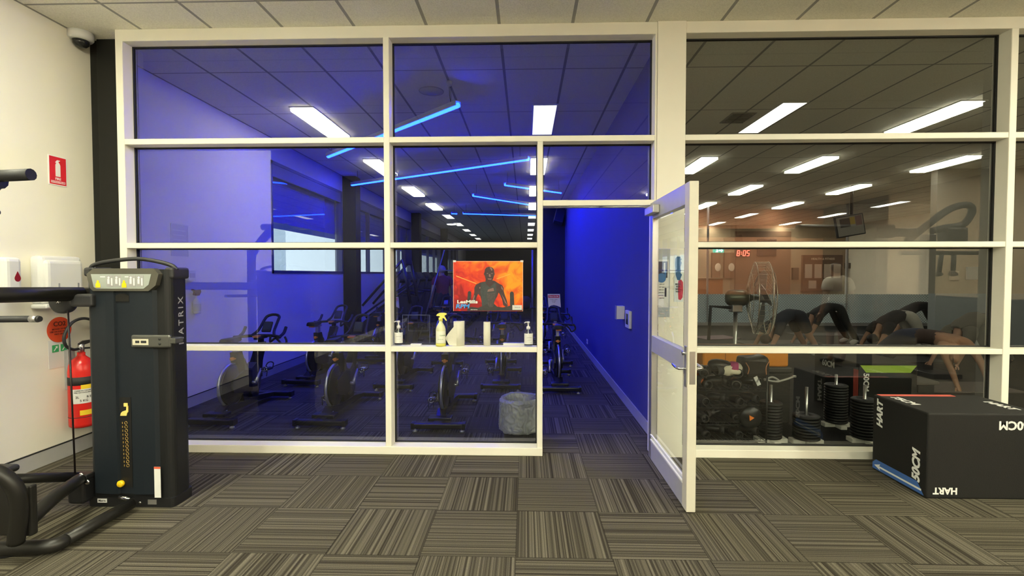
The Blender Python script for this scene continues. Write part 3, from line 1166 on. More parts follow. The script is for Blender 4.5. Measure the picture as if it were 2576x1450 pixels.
# beam, pulleys, cable
b = MB()
b.box(rel((-4.0 + 0.35, 3.0, 1.305)), rel((TX0 + 0.03, 3.06, 1.385)), 0.008)
b.box(rel((-3.65, 2.99, 1.335)), rel((TX0 + 0.03, 3.0, 1.36)), 0.0)
b.build('cross_beam', mat('black_brown_beam', (0.022, 0.019, 0.015), 0.4, 0.2), t)
b = MB()
pc = at(160, 758, Y=2.93) - L
b.lathe([(0, -0.03), (0.062, -0.03), (0.075, -0.022), (0.078, 0), (0.075, 0.022), (0.062, 0.03), (0, 0.03)], 28, frame_matrix(pc, *FRONT))
b.box(pc + Vector((0.02, -0.025, -0.035)), pc + Vector((0.20, 0.05, 0.045)), 0.015, 3)
b.build('upper_pulley', BLACKM, t)
b = MB()
b.ball(pc + Vector((0, -0.03, 0)), 0.012, 10, (1, .5, 1))
b.tube([pc + Vector((-0.012, -0.034, -0.008)), pc + Vector((0.015, -0.034, 0.006))], 0.004, 6)
b.build('pulley_bolt', CHROME, t)
b = MB()
b.tube([at(171, 782, Y=2.9) - L, at(189, 1192, Y=2.9) - L], 0.005, 8)
b.build('cable', mat('black_cable', (0.01, 0.006, 0.005), 0.4), t)
b = MB()
pb = at(207, 1228, Y=2.93) - L
b.box(pb + Vector((-0.055, -0.05, -0.085)), pb + Vector((0.05, 0.06, 0.07)), 0.02, 3)
b.box(pb + Vector((-0.05, -0.035, 0.065)), pb + Vector((0.06, 0.03, 0.095)), 0.006, M=None)
b.build('lower_pulley_housing', BLACK, t)
b = MB()
for (px, py) in ((204, 1197), (219, 1214)):
    b.ball(at(px, py, Y=2.89) - L, 0.017, 12, (1, .5, 1))
b.build_each('domed_bolt', CHROME, t)
# base tubes on the floor
b = MB()
f1 = [at(330, 1268, Z=0.05), at(250, 1312, Z=0.05), at(165, 1360, Z=0.05)]
b.tube([p - L for p in f1], 0.034, 14)
f2 = [at(165, 1360, Z=0.045), at(130, 1374, Z=0.045), at(60, 1378, Z=0.045), at(-60, 1384, Z=0.045), at(-320, 1390, Z=0.045)]
b.tube([p - L for p in smooth_path(f2, 4)], 0.036, 14)
b.build('base_tube', MFRAME, t)
b = MB()
for (px, py) in ((45, 1374), (118, 1372)):
    c = at(px, py, Z=0.03) - L
    b.ball(c + Vector((0.01, -0.03, 0.0)), 0.018, 10, (1.3, .8, .8))
b.build_each('base_bolt', CHROME, t)
b = MB()
c = at(25, 1388, Z=0.012) - L
b.lathe([(0, -0.012), (0.045, -0.012), (0.045, 0.008), (0.02, 0.014), (0, 0.014)], 20, Matrix.Translation(c + Vector((0, 0, 0))))
b.build('rubber_foot', BLACKM, t)
b = MB()
s1 = [at(198, 1208, Y=2.88), at(140, 1250, Y=2.62), at(85, 1300, Y=2.46), at(40, 1345, Y=2.37)]
b.tube([p - L for p in smooth_path(s1, 5)], [0.036] * 16, 14)
b.build('diagonal_strut', MFRAME, t)
b = MB()
s2 = [at(-120, 1180, Y=2.25), at(-20, 1185, Y=2.27), at(35, 1225, Y=2.3), at(48, 1285, Y=2.32), at(40, 1365, Y=2.34)]
b.tube([p - L for p in smooth_path(s2, 6)], 0.036, 14)
b.box(at(-30, 1350, Y=2.36) - L, at(95, 1215, Y=2.40) - L, 0.01)
b.build('seat_support', MFRAME, t)
b = MB()
s3 = [at(205, 1200, Y=2.95), at(90, 1203, Y=2.7), at(-40, 1210, Y=2.5)]
b.tube([p - L for p in s3], 0.028, 12)
b.build('press_link', MFRAME, t)
b = MB()
b.box(at(-60, 1205, Y=2.5) - L, at(55, 1165, Y=2.62) - L, 0.02, 3)
b.build('seat_pad', BLACKM, t)
# chin-up handles and posts (seen directly at the edge and mirrored in the glass)
tip = Vector((-2.49, 2.39, 1.972))
b = MB()
b.tube([rel(p) for p in smooth_path([(-2.92, 2.39, 0.05), (-2.92, 2.39, 1.55), (-2.90, 2.39, 1.68), (-2.72, 2.39, 1.92), (-2.66, 2.39, 1.95)], 5)], 0.05, 12)
b.tube([rel(p) for p in smooth_path([(-3.45, 1.98, 0.05), (-3.45, 1.98, 1.62), (-3.42, 1.98, 1.75), (-3.2, 1.98, 2.02), (-3.12, 1.98, 2.05)], 5)], 0.05, 12)
b.tube([rel((-3.45, 1.98, 1.36)), rel((-2.92, 2.39, 1.36)), rel((-2.80, 2.98, 1.345))], 0.045, 10)
b.build_each('upright_post', MFRAME, t)
b = MB()
b.tube([rel((-2.95, 2.39, 1.945)), rel((-2.66, 2.39, 1.965)), rel(tip)], 0.03, 12)
b.tube([rel((-3.3, 1.98, 2.06)), rel((-2.85, 2.1, 2.06))], 0.04, 12)
b.build_each('chin_up_grip', BLACKM, t)
b = MB()
b.tube([rel(p) for p in smooth_path([(-2.78, 2.38, 1.93), (-2.78, 2.38, 1.80), (-2.74, 2.38, 1.77), (-2.66, 2.38, 1.785)], 5)], 0.017, 10)
b.tube([rel(p) for p in smooth_path([(-3.17, 1.98, 2.0), (-3.17, 1.98, 1.9), (-3.1, 2.0, 1.86), (-2.85, 2.05, 1.87)], 5)], 0.017, 10)
b.build_each('hook_handle', BLACKM, t)
b = MB()
h0 = at(100, 803, Y=2.5)
h1 = at(-260, 806, Y=2.55)
b.tube([h1 - L, at(78, 803, Y=2.5) - L], 0.0175, 14)
b.build('press_handle', BLACKM, t)
b = MB()
b.tube([at(78, 803, Y=2.5) - L, at(95, 803, Y=2.5) - L], 0.0185, 16)
b.build('handle_collar', ALU, t)
b = MB()
b.tube([at(95, 803, Y=2.5) - L, at(101, 803, Y=2.5) - L], [0.0185, 0.015], 16)
b.build('handle_cap', BLACKM, t)

# ------------------------------------------------------------------ open glass door
d = bpy.data.objects.new('door_1', None); COL.objects.link(d)
d.location = (1.012, 3.885, 0)
struct(d, 'aluminium framed glass door standing wide open towards the viewer', 'door')
DW = 0.93        # local: x = thickness (0 .. .05), -y = away from the hinge
b = MB()
b.box((-0.025, -0.075, 0.012), (0.025, -0.0, 2.03), 0.003, 1)
b.build('hinge_stile', ALU, d)
b = MB()
b.box((-0.028, -DW, 0.012), (0.028, -DW + 0.085, 2.03), 0.003, 1)
b.build('lock_stile', mat('cream_stile', (0.62, 0.59, 0.49), 0.45), d)
b = MB()
b.box((-0.025, -DW + 0.085, 1.90), (0.025, -0.075, 2.03), 0.002, 1)
b.box((-0.025, -DW + 0.085, 0.012), (0.025, -0.075, 0.16), 0.002, 1)
b.box((-0.025, -DW + 0.085, 0.865), (0.025, -0.075, 0.99), 0.002, 1)
b.build_each('rail', mat('grey_rail', (0.50, 0.50, 0.53), 0.45, 0.3), d)
b = MB()
b.box((-0.03, -DW + 0.08, 0.16), (-0.018, -0.07, 0.172)); b.box((-0.03, -DW + 0.08, 0.20), (-0.018, -0.07, 0.21))
b.build_each('glazing_bead', mat('white_bead', (0.8, 0.8, 0.76), 0.4), d)
b = MB()
b.box((-0.004, -DW + 0.08, 0.985), (0.004, -0.07, 1.905))
b.box((-0.004, -DW + 0.08, 0.15), (0.004, -0.07, 0.87))
b.build('glass_pane', glass_mat('door_glass', gain=1.0), d)
b = MB()
b.box((-0.034, -DW + 0.01, 0.78), (-0.028, -DW + 0.05, 1.03), 0.002, 1)
b.build('lock_plate', ALU, d)
b = MB()
b.box((-0.017, -DW - 0.002, 0.80), (0.017, -DW, 1.0), 0.0)
b.build('edge_plate', STEEL, d)
b = MB()
for s in (-1, 1):
    b.tube([(s * 0.03, -DW + 0.035, 0.89), (s * 0.075, -DW + 0.035, 0.89)], 0.009)
    b.tube(smooth_path([(s * 0.07, -DW + 0.035, 0.89), (s * 0.078, -DW + 0.07, 0.892), (s * 0.075, -DW + 0.14, 0.898)], 5), 0.009)
b.build('lever_handle', CHROME, d)
b = MB()
b.lathe([(0, 0), (0.013, 0), (0.013, 0.02), (0, 0.02)], 14, frame_matrix((-0.03, -DW + 0.035, 0.985), (0, -1, 0), (0, 0, 1)))
b.build('lock_cylinder', CHROME, d)
b = MB()
b.box((-0.075, -0.27, 1.925), (-0.026, -0.02, 1.985), 0.006)
c = b.build('door_closer', mat('closer_silver', (0.62, 0.60, 0.55), 0.4, 0.5), d)
b = MB()
b.tube([(-0.05, -0.1, 1.99), (-0.42, 0.02, 2.005)], 0.007)
b.tube([(-0.42, 0.02, 2.005), (-0.78, 0.03, 2.01)], 0.006)
b.build('closer_arm', STEEL, c)

# posters on the cream trim beside the door
t = thing('club_notice', 'white notice with a dark photo of a blue-shirted figure behind the open door glass', 'poster', (1.10, D0 - 0.008, 1.42))
b = MB()
b.box((-0.05, -0.002, -0.29), (0.045, 0, 0.25))
b.build('sleeve', mat('clear_grey_sleeve', (0.42, 0.45, 0.47), 0.25), t)
b = MB()
b.box((-0.05, -0.004, -0.215), (0.035, -0.002, 0.165))
b.build('sheet', PAPER, t)
b = MB()
b.box((-0.05, -0.0055, 0.02), (0.024, -0.004, 0.15))
b.build('photo', mat('photo_dark', (0.015, 0.013, 0.02), 0.3), t)
b = MB()
b.ball((-0.022, -0.0055, 0.02), 0.035, 16, (1, 0.02, 1.1))
b.box((0.0, -0.0065, 0.03), (0.014, -0.0052, 0.085))
b.build('blue_shirt', mat('print_blue', (0.03, 0.14, 0.35), 0.5), t)
b = MB()
b.box((-0.006, -0.0072, 0.07), (0.006, -0.006, 0.14))
b.build('raised_bottle', PAPER, t)
b = MB()
for k in range(6):
    text(b, 'join our classes'[: 9 + k % 5], (-0.015, -0.0045, -0.03 - k * 0.022), FRONT, 0.012, 0.01)
b.box((0.004, -0.0055, -0.13), (0.018, -0.0042, -0.06))
b.build('lettering', INK, t)
t = thing('timetable_poster', 'tall poster with a blue shape above a red shape beside the door edge', 'poster', (1.215, D0 - 0.008, 1.435))
b = MB()
b.box((-0.036, -0.002, -0.185), (0.036, 0, 0.185))
b.build('sheet', mat('pale_poster', (0.62, 0.68, 0.70), 0.5), t)
b = MB()
sh = [(-0.03, 0.12), (-0.028, 0.16), (-0.015, 0.175), (0.012, 0.172), (0.012, 0.16), (0.02, 0.155), (0.014, 0.14), (0.02, 0.125), (0.012, 0.09), (0.016, 0.06), (0.012, 0.045), (0.024, 0.03), (0.016, 0.01), (0.01, -0.015), (-0.012, -0.012), (-0.026, 0.03)]
b.prism(sh, (0, -0.0022, 0), *FRONT, 0.0015)
b.build('blue_shape', mat('poster_blue', (0.015, 0.10, 0.24), 0.5), t)
b = MB()
b.prism([(-0.004, -0.02), (0.018, -0.008), (0.033, -0.03), (0.034, -0.10), (0.03, -0.15), (0.014, -0.172), (-0.002, -0.165), (-0.006, -0.1)], (0, -0.0022, 0), *FRONT, 0.0015)
b.build('red_shape', mat('poster_red', (0.45, 0.02, 0.05), 0.5), t)
b = MB()
for k, s in enumerate(('MON', 'TUE', 'WED', 'THU')):
    text(b, s, (-0.008, -0.0045, -0.045 - k * 0.02), FRONT, 0.017, 0.02)
b.build('lettering', INK, t)

# ------------------------------------------------------------------ plyometric boxes
FOAM = mat('black_foam_vinyl', (0.011, 0.0105, 0.0095), 0.7, var=0.2, scale=160, bump=0.12, spec=0.3)
PRINT = mat('white_print', (0.78, 0.78, 0.75), 0.55, var=0.02)
t = thing('plyometric_box', 'large black jump box with white lettering and blue arrow in front of the glass', 'jump box', (2.995, 3.46, 0))
BX0, BX1, BY0, BY1, BZ = -0.375, 0.375, -0.255, 0.245, 0.565
b = MB()
b.box((BX0, BY0, 0.0), (BX1, BY1, BZ), 0.012, 3)
b.build('foam_body', FOAM, t)
b = MB()
UP180 = ((-1, 0, 0), (0, 0, -1))      # front face, upside down
text(b, 'HART', (BX0 + 0.12, BY0 - 0.0003, 0.055), UP180, 0.060, 0.035)
text(b, '60CM', (BX0 + 0.545, BY0 - 0.0003, BZ - 0.075), UP180, 0.078, 0.03)
LU = ((0, 0, 1), (0, 1, 0))          # left face, reading upwards
text(b, '50CM', (BX0 - 0.0003, BY0 + 0.085, 0.185), LU, 0.085, 0.045, 0.2)
text(b, 'HART', (BX0 - 0.0003, BY1 - 0.075, BZ - 0.13), LU, 0.075, 0.045, 0.2)
LT = ((1, 0, 0), (0, 1, 0))
text(b, '75CM', (BX0 + 0.085, BY1 - 0.19, BZ + 0.0003), ((0, -1, 0), (1, 0, 0)), 0.085, 0.03)
text(b, 'HART', (BX1 - 0.10, BY0 + 0.2, BZ + 0.0003), ((0, -1, 0), (1, 0, 0)), 0.08, 0.03)
b.build('lettering', PRINT, t)
b = MB()
b.prism([(BY0 + 0.02, 0.012), (BY1 - 0.01, 0.012), (BY1 - 0.01, 0.055), (BY1 - 0.045, 0.085), (BY0 + 0.075, 0.085)], (BX0, 0, 0), (0, 1, 0), (0, 0, 1), -0.0012)
b.build('blue_arrow_band', mat('band_blue', (0.05, 0.14, 0.42), 0.5), t)
b = MB()
b.box((BX0 - 0.003, BY0 + 0.04, 0.035), (BX0 - 0.0012, BY1 - 0.08, 0.047))
b.prism([(BY1 - 0.09, 0.02), (BY1 - 0.03, 0.041), (BY1 - 0.09, 0.064), (BY1 - 0.075, 0.041)], (BX0 - 0.0012, 0, 0), (0, 1, 0), (0, 0, 1), -0.0018)
b.build('white_arrow', PRINT, t)
b = MB()
b.box((BX0 + 0.02, BY1 - 0.055, BZ), (BX0 + 0.56, BY1 - 0.008, BZ + 0.0015))
b.build('red_band', mat('band_red', (0.60, 0.10, 0.07), 0.5), t)

# ------------------------------------------------------------------ things on the ledge
LZ = 0.883
CLEARB = glass_mat('clear_plastic', tint=(0.80, 0.84, 0.86), gain=1.5)


def pump_bottle(lab, p, s=1.0):
    t = thing('hand_sanitiser_bottle', lab, 'bottle', p, 0.2)
    b = MB()
    b.lathe([(0, 0.002), (0.034 * s, 0.002), (0.037 * s, 0.008), (0.037 * s, 0.105), (0.034 * s, 0.118), (0.022 * s, 0.134), (0.013 * s, 0.139), (0.013 * s, 0.146), (0, 0.146)], 24)
    b.build('clear_bottle', CLEARB, t)
    b = MB()
    curved_label(b, 0.0378 * s, -PI / 2 - 1.25, -PI / 2 + 1.25, 0.022, 0.108, 16)
    b.build('paper_label', PAPER, t)
    b = MB()
    wrap_text(b, 'SANITISER', 0.0380 * s, -PI / 2, 0.075, 0.009, 0.01)
    wrap_text(b, 'hand gel', 0.0380 * s, -PI / 2, 0.055, 0.008)
    wrap_text(b, '500 mL', 0.0380 * s, -PI / 2 + .5, 0.032, 0.007)
    b.build('lettering', GREYP, t)
    b = MB()
    b.lathe([(0, 0.140), (0.016, 0.140), (0.016, 0.160), (0.008, 0.165), (0.006, 0.168), (0.006, 0.188), (0.012, 0.190), (0.011, 0.203), (0, 0.203)], 18)
    b.tube([(0, 0, 0.198), (-0.026, -0.008, 0.198), (-0.034, -0.01, 0.192)], 0.0045, 8)
    b.tube([(0, 0, 0.03), (0, 0, 0.14)], 0.004, 6)
    b.build('pump_head', WHITE, t)
    return t


pump_bottle('pump bottle of hand sanitiser at the left end of the ledge', at(1003, 869, Z=LZ), 0.92)
pump_bottle('pump bottle of hand sanitiser at the right end of the ledge', at(1329, 872, Z=LZ), 1.0)

t = thing('spray_bottle', 'spray bottle of yellow cleaner with a yellow trigger on the ledge', 'bottle', at(1109, 871, Z=LZ))
b = MB()
prof = [(0, 0.001), (0.036, 0.001), (0.040, 0.008), (0.040, 0.06), (0.040, 0.135), (0.034, 0.16), (0.02, 0.185), (0.014, 0.195), (0.014, 0.21), (0, 0.21)]
b.lathe(prof, 24)
b.build('bottle_body', mat('milky_yellow_bottle', (0.66, 0.66, 0.42), 0.35, trans=0.0, alpha=1.0, var=0.05), t)
b = MB()
curved_label(b, 0.0408, -PI / 2 - 1.0, -PI / 2 + 1.2, 0.03, 0.125, 14)
b.build('paper_label', mat('cream_label', (0.80, 0.80, 0.66), 0.6), t)
b = MB()
b.mi = 0
wrap_text(b, 'CLEANER', 0.0412, -PI / 2 + 0.55, 0.09, 0.012, 0.02)
wrap_text(b, 'spray & wipe', 0.0412, -PI / 2 + 0.1, 0.06, 0.009)
b.build('lettering', mat('green_ink', (0.15, 0.30, 0.12), 0.6), t)
b = MB()
b.lathe([(0, 0.0), (0.0402, 0.0), (0.0412, 0.008), (0.0412, 0.024), (0, 0.024)], 24)
b.build('liquid_base', mat('yellow_liquid', (0.62, 0.58, 0.10), 0.2), t)
b = MB()
b.lathe([(0, 0.205), (0.017, 0.205), (0.017, 0.228), (0.012, 0.235), (0, 0.235)], 18)
b.prism([(0.002, 0.232), (0.028, 0.228), (0.036, 0.215), (0.047, 0.205), (0.050, 0.212), (0.036, 0.236), (0.03, 0.25), (0.048, 0.256), (0.048, 0.268), (0.03, 0.272), (-0.005, 0.272), (-0.024, 0.264), (-0.036, 0.252), (-0.03, 0.246), (-0.012, 0.246)], (0, 0.009, 0), *FRONT, 0.018)
b.build('trigger_head', mat('yellow_trigger', (0.80, 0.74, 0.15), 0.4), t)

PT = mat('paper_towel', (0.66, 0.64, 0.53), 0.9, var=0.04, scale=60, bump=0.15)


def paper_roll(lab, p, r, h, sheet):
    t = thing('paper_towel_roll', lab, 'paper roll', p)
    b = MB()
    b.lathe([(0.018, 0), (r, 0), (r * 1.005, h / 2), (r, h), (0.018, h), (0.018, 0)], 28, cap=False)
    b.build('roll', PT, t)
    b = MB()
    b.lathe([(0.0175, 0), (0.0175, h), (0.0165, h), (0.0165, 0)], 16, cap=False)
    b.build('cardboard_core', mat('card', (0.35, 0.25, 0.15), 0.9), t)
    if sheet:
        b = MB()
        b.prism([(0.0, 0), (-0.075, 0.004), (-0.098, 0.045), (-0.108, 0.065), (-0.085, 0.10), (-0.04, 0.155), (0, 0.19)], (0, -r * 0.9, 0), *FRONT, 0.0015)
        b.build('loose_sheet', PT, t)


paper_roll('thick paper roll with a loose corner sheet on the ledge', at(1155, 869, Z=LZ), 0.045, 0.198, True)
paper_roll('thin paper roll standing alone right of the thick roll on the ledge', at(1225, 869, Z=LZ), 0.0285, 0.193, False)

t = thing('sign_holder', 'empty clear acrylic sign holder leaning on the ledge', 'sign holder', at(1047, 866, Z=LZ))
b = MB()
b.box((-0.115, -0.0, 0.0), (0.115, 0.004, 0.245), 0.0)
b.box((-0.115, -0.05, 0.0), (0.115, 0.004, 0.004), 0.0)
b.build('acrylic_plate', glass_mat('acrylic', tint=(0.93, 0.94, 0.96), gain=3.0), t)
b = MB()
for (a, c) in (((-0.116, -0.001, 0), (-0.112, 0.005, 0.245)), ((0.112, -0.001, 0), (0.116, 0.005, 0.245)), ((-0.116, -0.001, 0.242), (0.116, 0.005, 0.246)),
               ((-0.065, -0.002, 0.11), (0.105, -0.001, 0.112)), ((-0.066, -0.002, 0.11), (-0.064, -0.001, 0.24)), ((0.1, -0.002, 0.11), (0.102, -0.001, 0.24))):
    b.box(a, c)
b.build('polished_edge', mat('acrylic_edge', (0.35, 0.36, 0.42), 0.2), t)
t = thing('folded_card', 'small white card lying at the foot of the sign holder', 'card', at(1047, 869, Z=LZ))
b = MB()
b.box((-0.043, -0.02, 0), (0.043, 0.02, 0.012), 0.001)
b.build('card_sheet', PAPER, t)
b = MB(); b.box((-0.041, -0.0205, 0.004), (0.041, -0.02, 0.006)); b.build('card_fold', GREYP, t)
t = thing('paper_stack', 'white sheets of paper lying flat on the right end of the ledge', 'paper', at(1293, 868, Z=LZ))
b = MB()
for k in range(5):
    b.box((-0.09 + 0.003 * (k % 3), -0.03, 0.0035 * k), (0.085 + 0.002 * (k % 2), 0.03, 0.0035 * k + 0.003))
b.build('sheet_pile', PAPER, t)
b = MB(); b.box((-0.06, -0.02, 0.0175), (0.06, 0.02, 0.018)); b.build('top_print', GREYP, t)

# ------------------------------------------------------------------ poster on the glass
t = thing('cycling_poster', 'orange poster of a dark cyclist gripping handlebars fixed to the glass', 'poster', (-0.309, 3.992, 1.371))
PW, PH = 0.289, 0.207
m = bpy.data.materials.new('flame_print'); m.use_nodes = True
nt = m.node_tree; bs = nt.nodes['Principled BSDF']; bs.inputs['Roughness'].default_value = 0.45
tc = nt.nodes.new('ShaderNodeTexCoord')
n1 = nt.nodes.new('ShaderNodeTexNoise'); n1.inputs['Scale'].default_value = 9; n1.inputs['Detail'].default_value = 5; n1.inputs['Distortion'].default_value = 1.2
nt.links.new(tc.outputs['Object'], n1.inputs['Vector'])
sp = nt.nodes.new('ShaderNodeSeparateXYZ'); nt.links.new(tc.outputs['Object'], sp.inputs[0])
grad = math_node(nt, 'ADD', math_node(nt, 'MULTIPLY', sp.outputs[0], 0.85), math_node(nt, 'MULTIPLY', sp.outputs[2], 0.85))
fac = math_node(nt, 'ADD', n1.outputs['Fac'], grad, True)
rp = nt.nodes.new('ShaderNodeValToRGB'); nt.links.new(fac, rp.inputs[0])
e = rp.color_ramp.elements
e[0].position, e[0].color = 0.22, (0.30, 0.004, 0.006, 1)
e[1].position, e[1].color = 0.78, (0.86, 0.34, 0.004, 1)
k = e.new(0.36); k.color = (0.62, 0.018, 0.008, 1)
k = e.new(0.50); k.color = (0.74, 0.055, 0.004, 1)
k = e.new(0.62); k.color = (0.80, 0.15, 0.004, 1)
nt.links.new(rp.outputs[0], bs.inputs['Base Color'])
b = MB(); b.box((-PW, -0.0005, -PH), (PW, 0.002, PH)); b.build('poster_sheet', m, t)
b = MB()
for (a, c) in (((-PW, -0.0012, PH - 0.004), (PW, -0.0005, PH)), ((-PW, -0.0012, -PH), (-PW + 0.004, -0.0005, PH)), ((PW - 0.004, -0.0012, -PH), (PW, -0.0005, PH))):
    b.box(a, c)
b.build('pale_border', mat('border_pink', (0.80, 0.40, 0.30), 0.5), t)
b = MB()
for x in (-PW + 0.012, PW - 0.01):
    b.box((x - 0.012, -0.002, PH - 0.01), (x + 0.012, -0.0005, PH + 0.006))
b.build_each('tape', WHITE, t)


def pp(x, y):      # poster crop pixels (1968 x 1450 zoom) to local metres
    return ((x - 960) / 920 * PW, (735 - y) / 640 * PH)


def flat(mb, pts, d):
    mb.prism([pp(*p) for p in pts], (0, -0.0005 - d, 0), *FRONT, 0.0004)


b = MB()
flat(b, [(110, 465), (130, 490), (650, 680), (660, 665), (130, 470)], 0.0003)
flat(b, [(1180, 545), (1540, 420), (1550, 435), (1190, 560)], 0.0003)
b.build('light_streak', mat('streak_orange', (0.95, 0.42, 0.08), 0.5), t)
SK = mat('poster_skin', (0.055, 0.028, 0.030), 0.5, var=0.5, scale=25)
SKL = mat('poster_skin_light', (0.26, 0.14, 0.12), 0.5, var=0.3, scale=40)
b = MB()
flat(b, [(870, 620), (760, 640), (640, 700), (600, 780), (600, 900), (570, 1010), (540, 1130), (550, 1180), (620, 1150), (660, 1020), (700, 930), (760, 1000), (790, 1120), (800, 1260), (1100, 1260), (1130, 1120), (1200, 1000), (1240, 900), (1280, 960), (1330, 1080), (1360, 1220), (1440, 1270), (1480, 1230), (1460, 1120), (1400, 960), (1370, 860), (1370, 780), (1330, 710), (1260, 680), (1130, 600), (1090, 590)], 0.0006)
b.build('printed_torso', SK, t)
b = MB()
flat(b, [(900, 560), (870, 460), (850, 430), (868, 380), (880, 310), (920, 260), (990, 240), (1070, 260), (1115, 310), (1128, 390), (1135, 430), (1115, 480), (1090, 560), (1070, 600), (1100, 640), (1000, 760), (890, 640)], 0.0009)
b.build('printed_head', SK, t)
b = MB()
flat(b, [(1000, 255), (1060, 270), (1080, 330), (1050, 345)], 0.0013)
flat(b, [(985, 430), (1015, 425), (1035, 490), (1010, 505), (985, 490)], 0.0013)
flat(b, [(950, 540), (1060, 545), (1040, 570), (960, 565)], 0.0013)
flat(b, [(925, 405), (965, 402), (965, 418), (925, 420)], 0.0013); flat(b, [(1040, 408), (1085, 405), (1085, 420), (1040, 422)], 0.0013)
flat(b, [(1300, 720), (1350, 790), (1355, 850), (1310, 800)], 0.0013)
flat(b, [(1310, 930), (1390, 1060), (1450, 1180), (1480, 1230), (1400, 1150)], 0.0013)
flat(b, [(730, 760), (760, 760), (755, 800), (735, 800)], 0.0013)
flat(b, [(960, 820), (1100, 780), (1120, 860), (940, 880)], 0.0013)
flat(b, [(560, 1060), (600, 960), (615, 980), (580, 1100)], 0.0013)
b.build('printed_highlight', SKL, t)
b = MB()
flat(b, [(780, 660), (880, 620), (920, 700), (1010, 770), (1080, 700), (1130, 640), (1170, 680), (1180, 900), (1130, 1130), (1080, 1260), (800, 1260), (790, 1000), (760, 880), (770, 760)], 0.0010)
b.build('printed_vest', mat('poster_vest', (0.045, 0.055, 0.055), 0.5, var=0.4, scale=30), t)
BAR = mat('poster_bar', (0.035, 0.035, 0.035), 0.5, var=0.4, scale=30)
b = MB()
flat(b, [(415, 1130), (430, 890), (455, 865), (495, 865), (520, 900), (500, 1100), (490, 1200), (440, 1230)], 0.0014)
flat(b, [(1540, 1230), (1535, 920), (1550, 885), (1590, 872), (1625, 890), (1635, 920), (1650, 1240)], 0.0014)
flat(b, [(440, 1290), (520, 1265), (700, 1290), (900, 1210), (960, 1180), (1110, 1180), (1200, 1260), (1350, 1280), (1480, 1250), (1560, 1230), (1640, 1210), (1860, 1300), (1870, 1365), (400, 1365)], 0.0016)
b.build('printed_handlebar', BAR, t)
b = MB()
flat(b, [(920, 920), (1140, 900), (1150, 1060), (1110, 1110), (960, 1110), (930, 1040)], 0.0018)
flat(b, [(960, 1130), (1100, 1120), (1120, 1200), (1080, 1270), (1000, 1275), (950, 1220)], 0.0018)
b.build('printed_console', mat('poster_console', (0.07, 0.06, 0.06), 0.4, var=0.5, scale=60), t)
b = MB()
text(b, 'LesMills', (pp(415, 1140)[0], -0.0030, pp(415, 1140)[1]), FRONT, 0.036, 0.035, sx=1.5)
text(b, 'strong', (pp(590, 1335)[0], -0.0030, pp(590, 1335)[1]), FRONT, 0.011, 0.02, sx=2)
b.build('white_lettering', PRINT, t)
b = MB()
text(b, 'RPM', (pp(285, 1255)[0], -0.0030, pp(285, 1255)[1]), FRONT, 0.046, 0.04, 0.15, sx=1.3)
b.build('blue_lettering', mat('logo_blue', (0.06, 0.30, 0.75), 0.5), t)
b = MB()
flat(b, [(1600, 1220), (1850, 1220), (1850, 1340), (1600, 1340)], 0.0022)
b.build('logo_box', PAPER, t)
b = MB()
c = pp(1735, 1275)
text(b, 'fitness club', (c[0], -0.0038, c[1]), FRONT, 0.010, 0.02)
b.build('logo_print', GREYP, t)

# ------------------------------------------------------------------ rubbish bin with liner (inside the blue room)
t = thing('rubbish_bin', 'round bin wrapped in a grey plastic liner behind the glass by the doorway', 'bin', (-0.045, 4.31, 0))
b = MB()
b.lathe([(0, 0), (0.145, 0), (0.148, 0.01), (0.156, 0.345), (0.150, 0.345), (0.140, 0.02), (0, 0.02)], 32)
b.build('bin_body', BLACKM, t)
b = MB()
n = 180
prof = [(0.115, 0.10), (0.125, 0.22), (0.138, 0.33), (0.150, 0.366), (0.168, 0.375), (0.184, 0.350), (0.188, 0.30), (0.190, 0.22), (0.193, 0.14), (0.189, 0.10), (0.180, 0.085)]
prof2 = []
for p, q in zip(prof, prof[1:]):
    for k in range(9):
        prof2.append((p[0] + (q[0] - p[0]) * k / 9, p[1] + (q[1] - p[1]) * k / 9))
b.lathe(prof2, n, cap=False)
for v in b.bm.verts:
    p = v.co.copy()
    rr_ = math.hypot(p.x, p.y)
    d_ = Vector((p.x / rr_, p.y / rr_, 0))
    a = math.atan2(p.y, p.x)
    w_ = Vector((math.cos(a) * 2.2, math.sin(a) * 2.2, p.z * 8))
    w_ += Vector((noise.noise(w_ * 1.7), noise.noise(w_ * 1.7 + Vector((9, 0, 0))), noise.noise(w_ * 1.7 + Vector((0, 9, 0))))) * 0.7
    f = (0.5 - abs(noise.noise(w_ * 1.3))) * 0.026 + (0.4 - abs(noise.noise(w_ * 3.1 + Vector((3, 3, 3))))) * 0.016 - 0.012
    if rr_ < 0.150:
        f = min(f, 0.0) * 1.5
    v.co += d_ * f + Vector((0, 0, noise.noise(Vector((math.cos(a) * 1.5, math.sin(a) * 1.5, 1.7))) * 0.012))
b.build('liner_bag', mat('grey_liner', (0.42, 0.42, 0.40), 0.28, var=0.15, scale=14, spec=0.7), t)

# ------------------------------------------------------------------ spin bikes
BK = mat('bike_black_paint', (0.014, 0.014, 0.016), 0.32, 0.2, var=0.1)
BG = mat('bike_grey_panel', (0.10, 0.095, 0.085), 0.35, 0.3)
BSIL = mat('bike_silver', (0.62, 0.63, 0.66), 0.28, 0.8)
BSMOKE = mat('bike_flywheel_guard', (0.03, 0.03, 0.028), 0.2, 0.3)
LEVER = mat('bike_orange_lever', (0.85, 0.30, 0.05), 0.4)


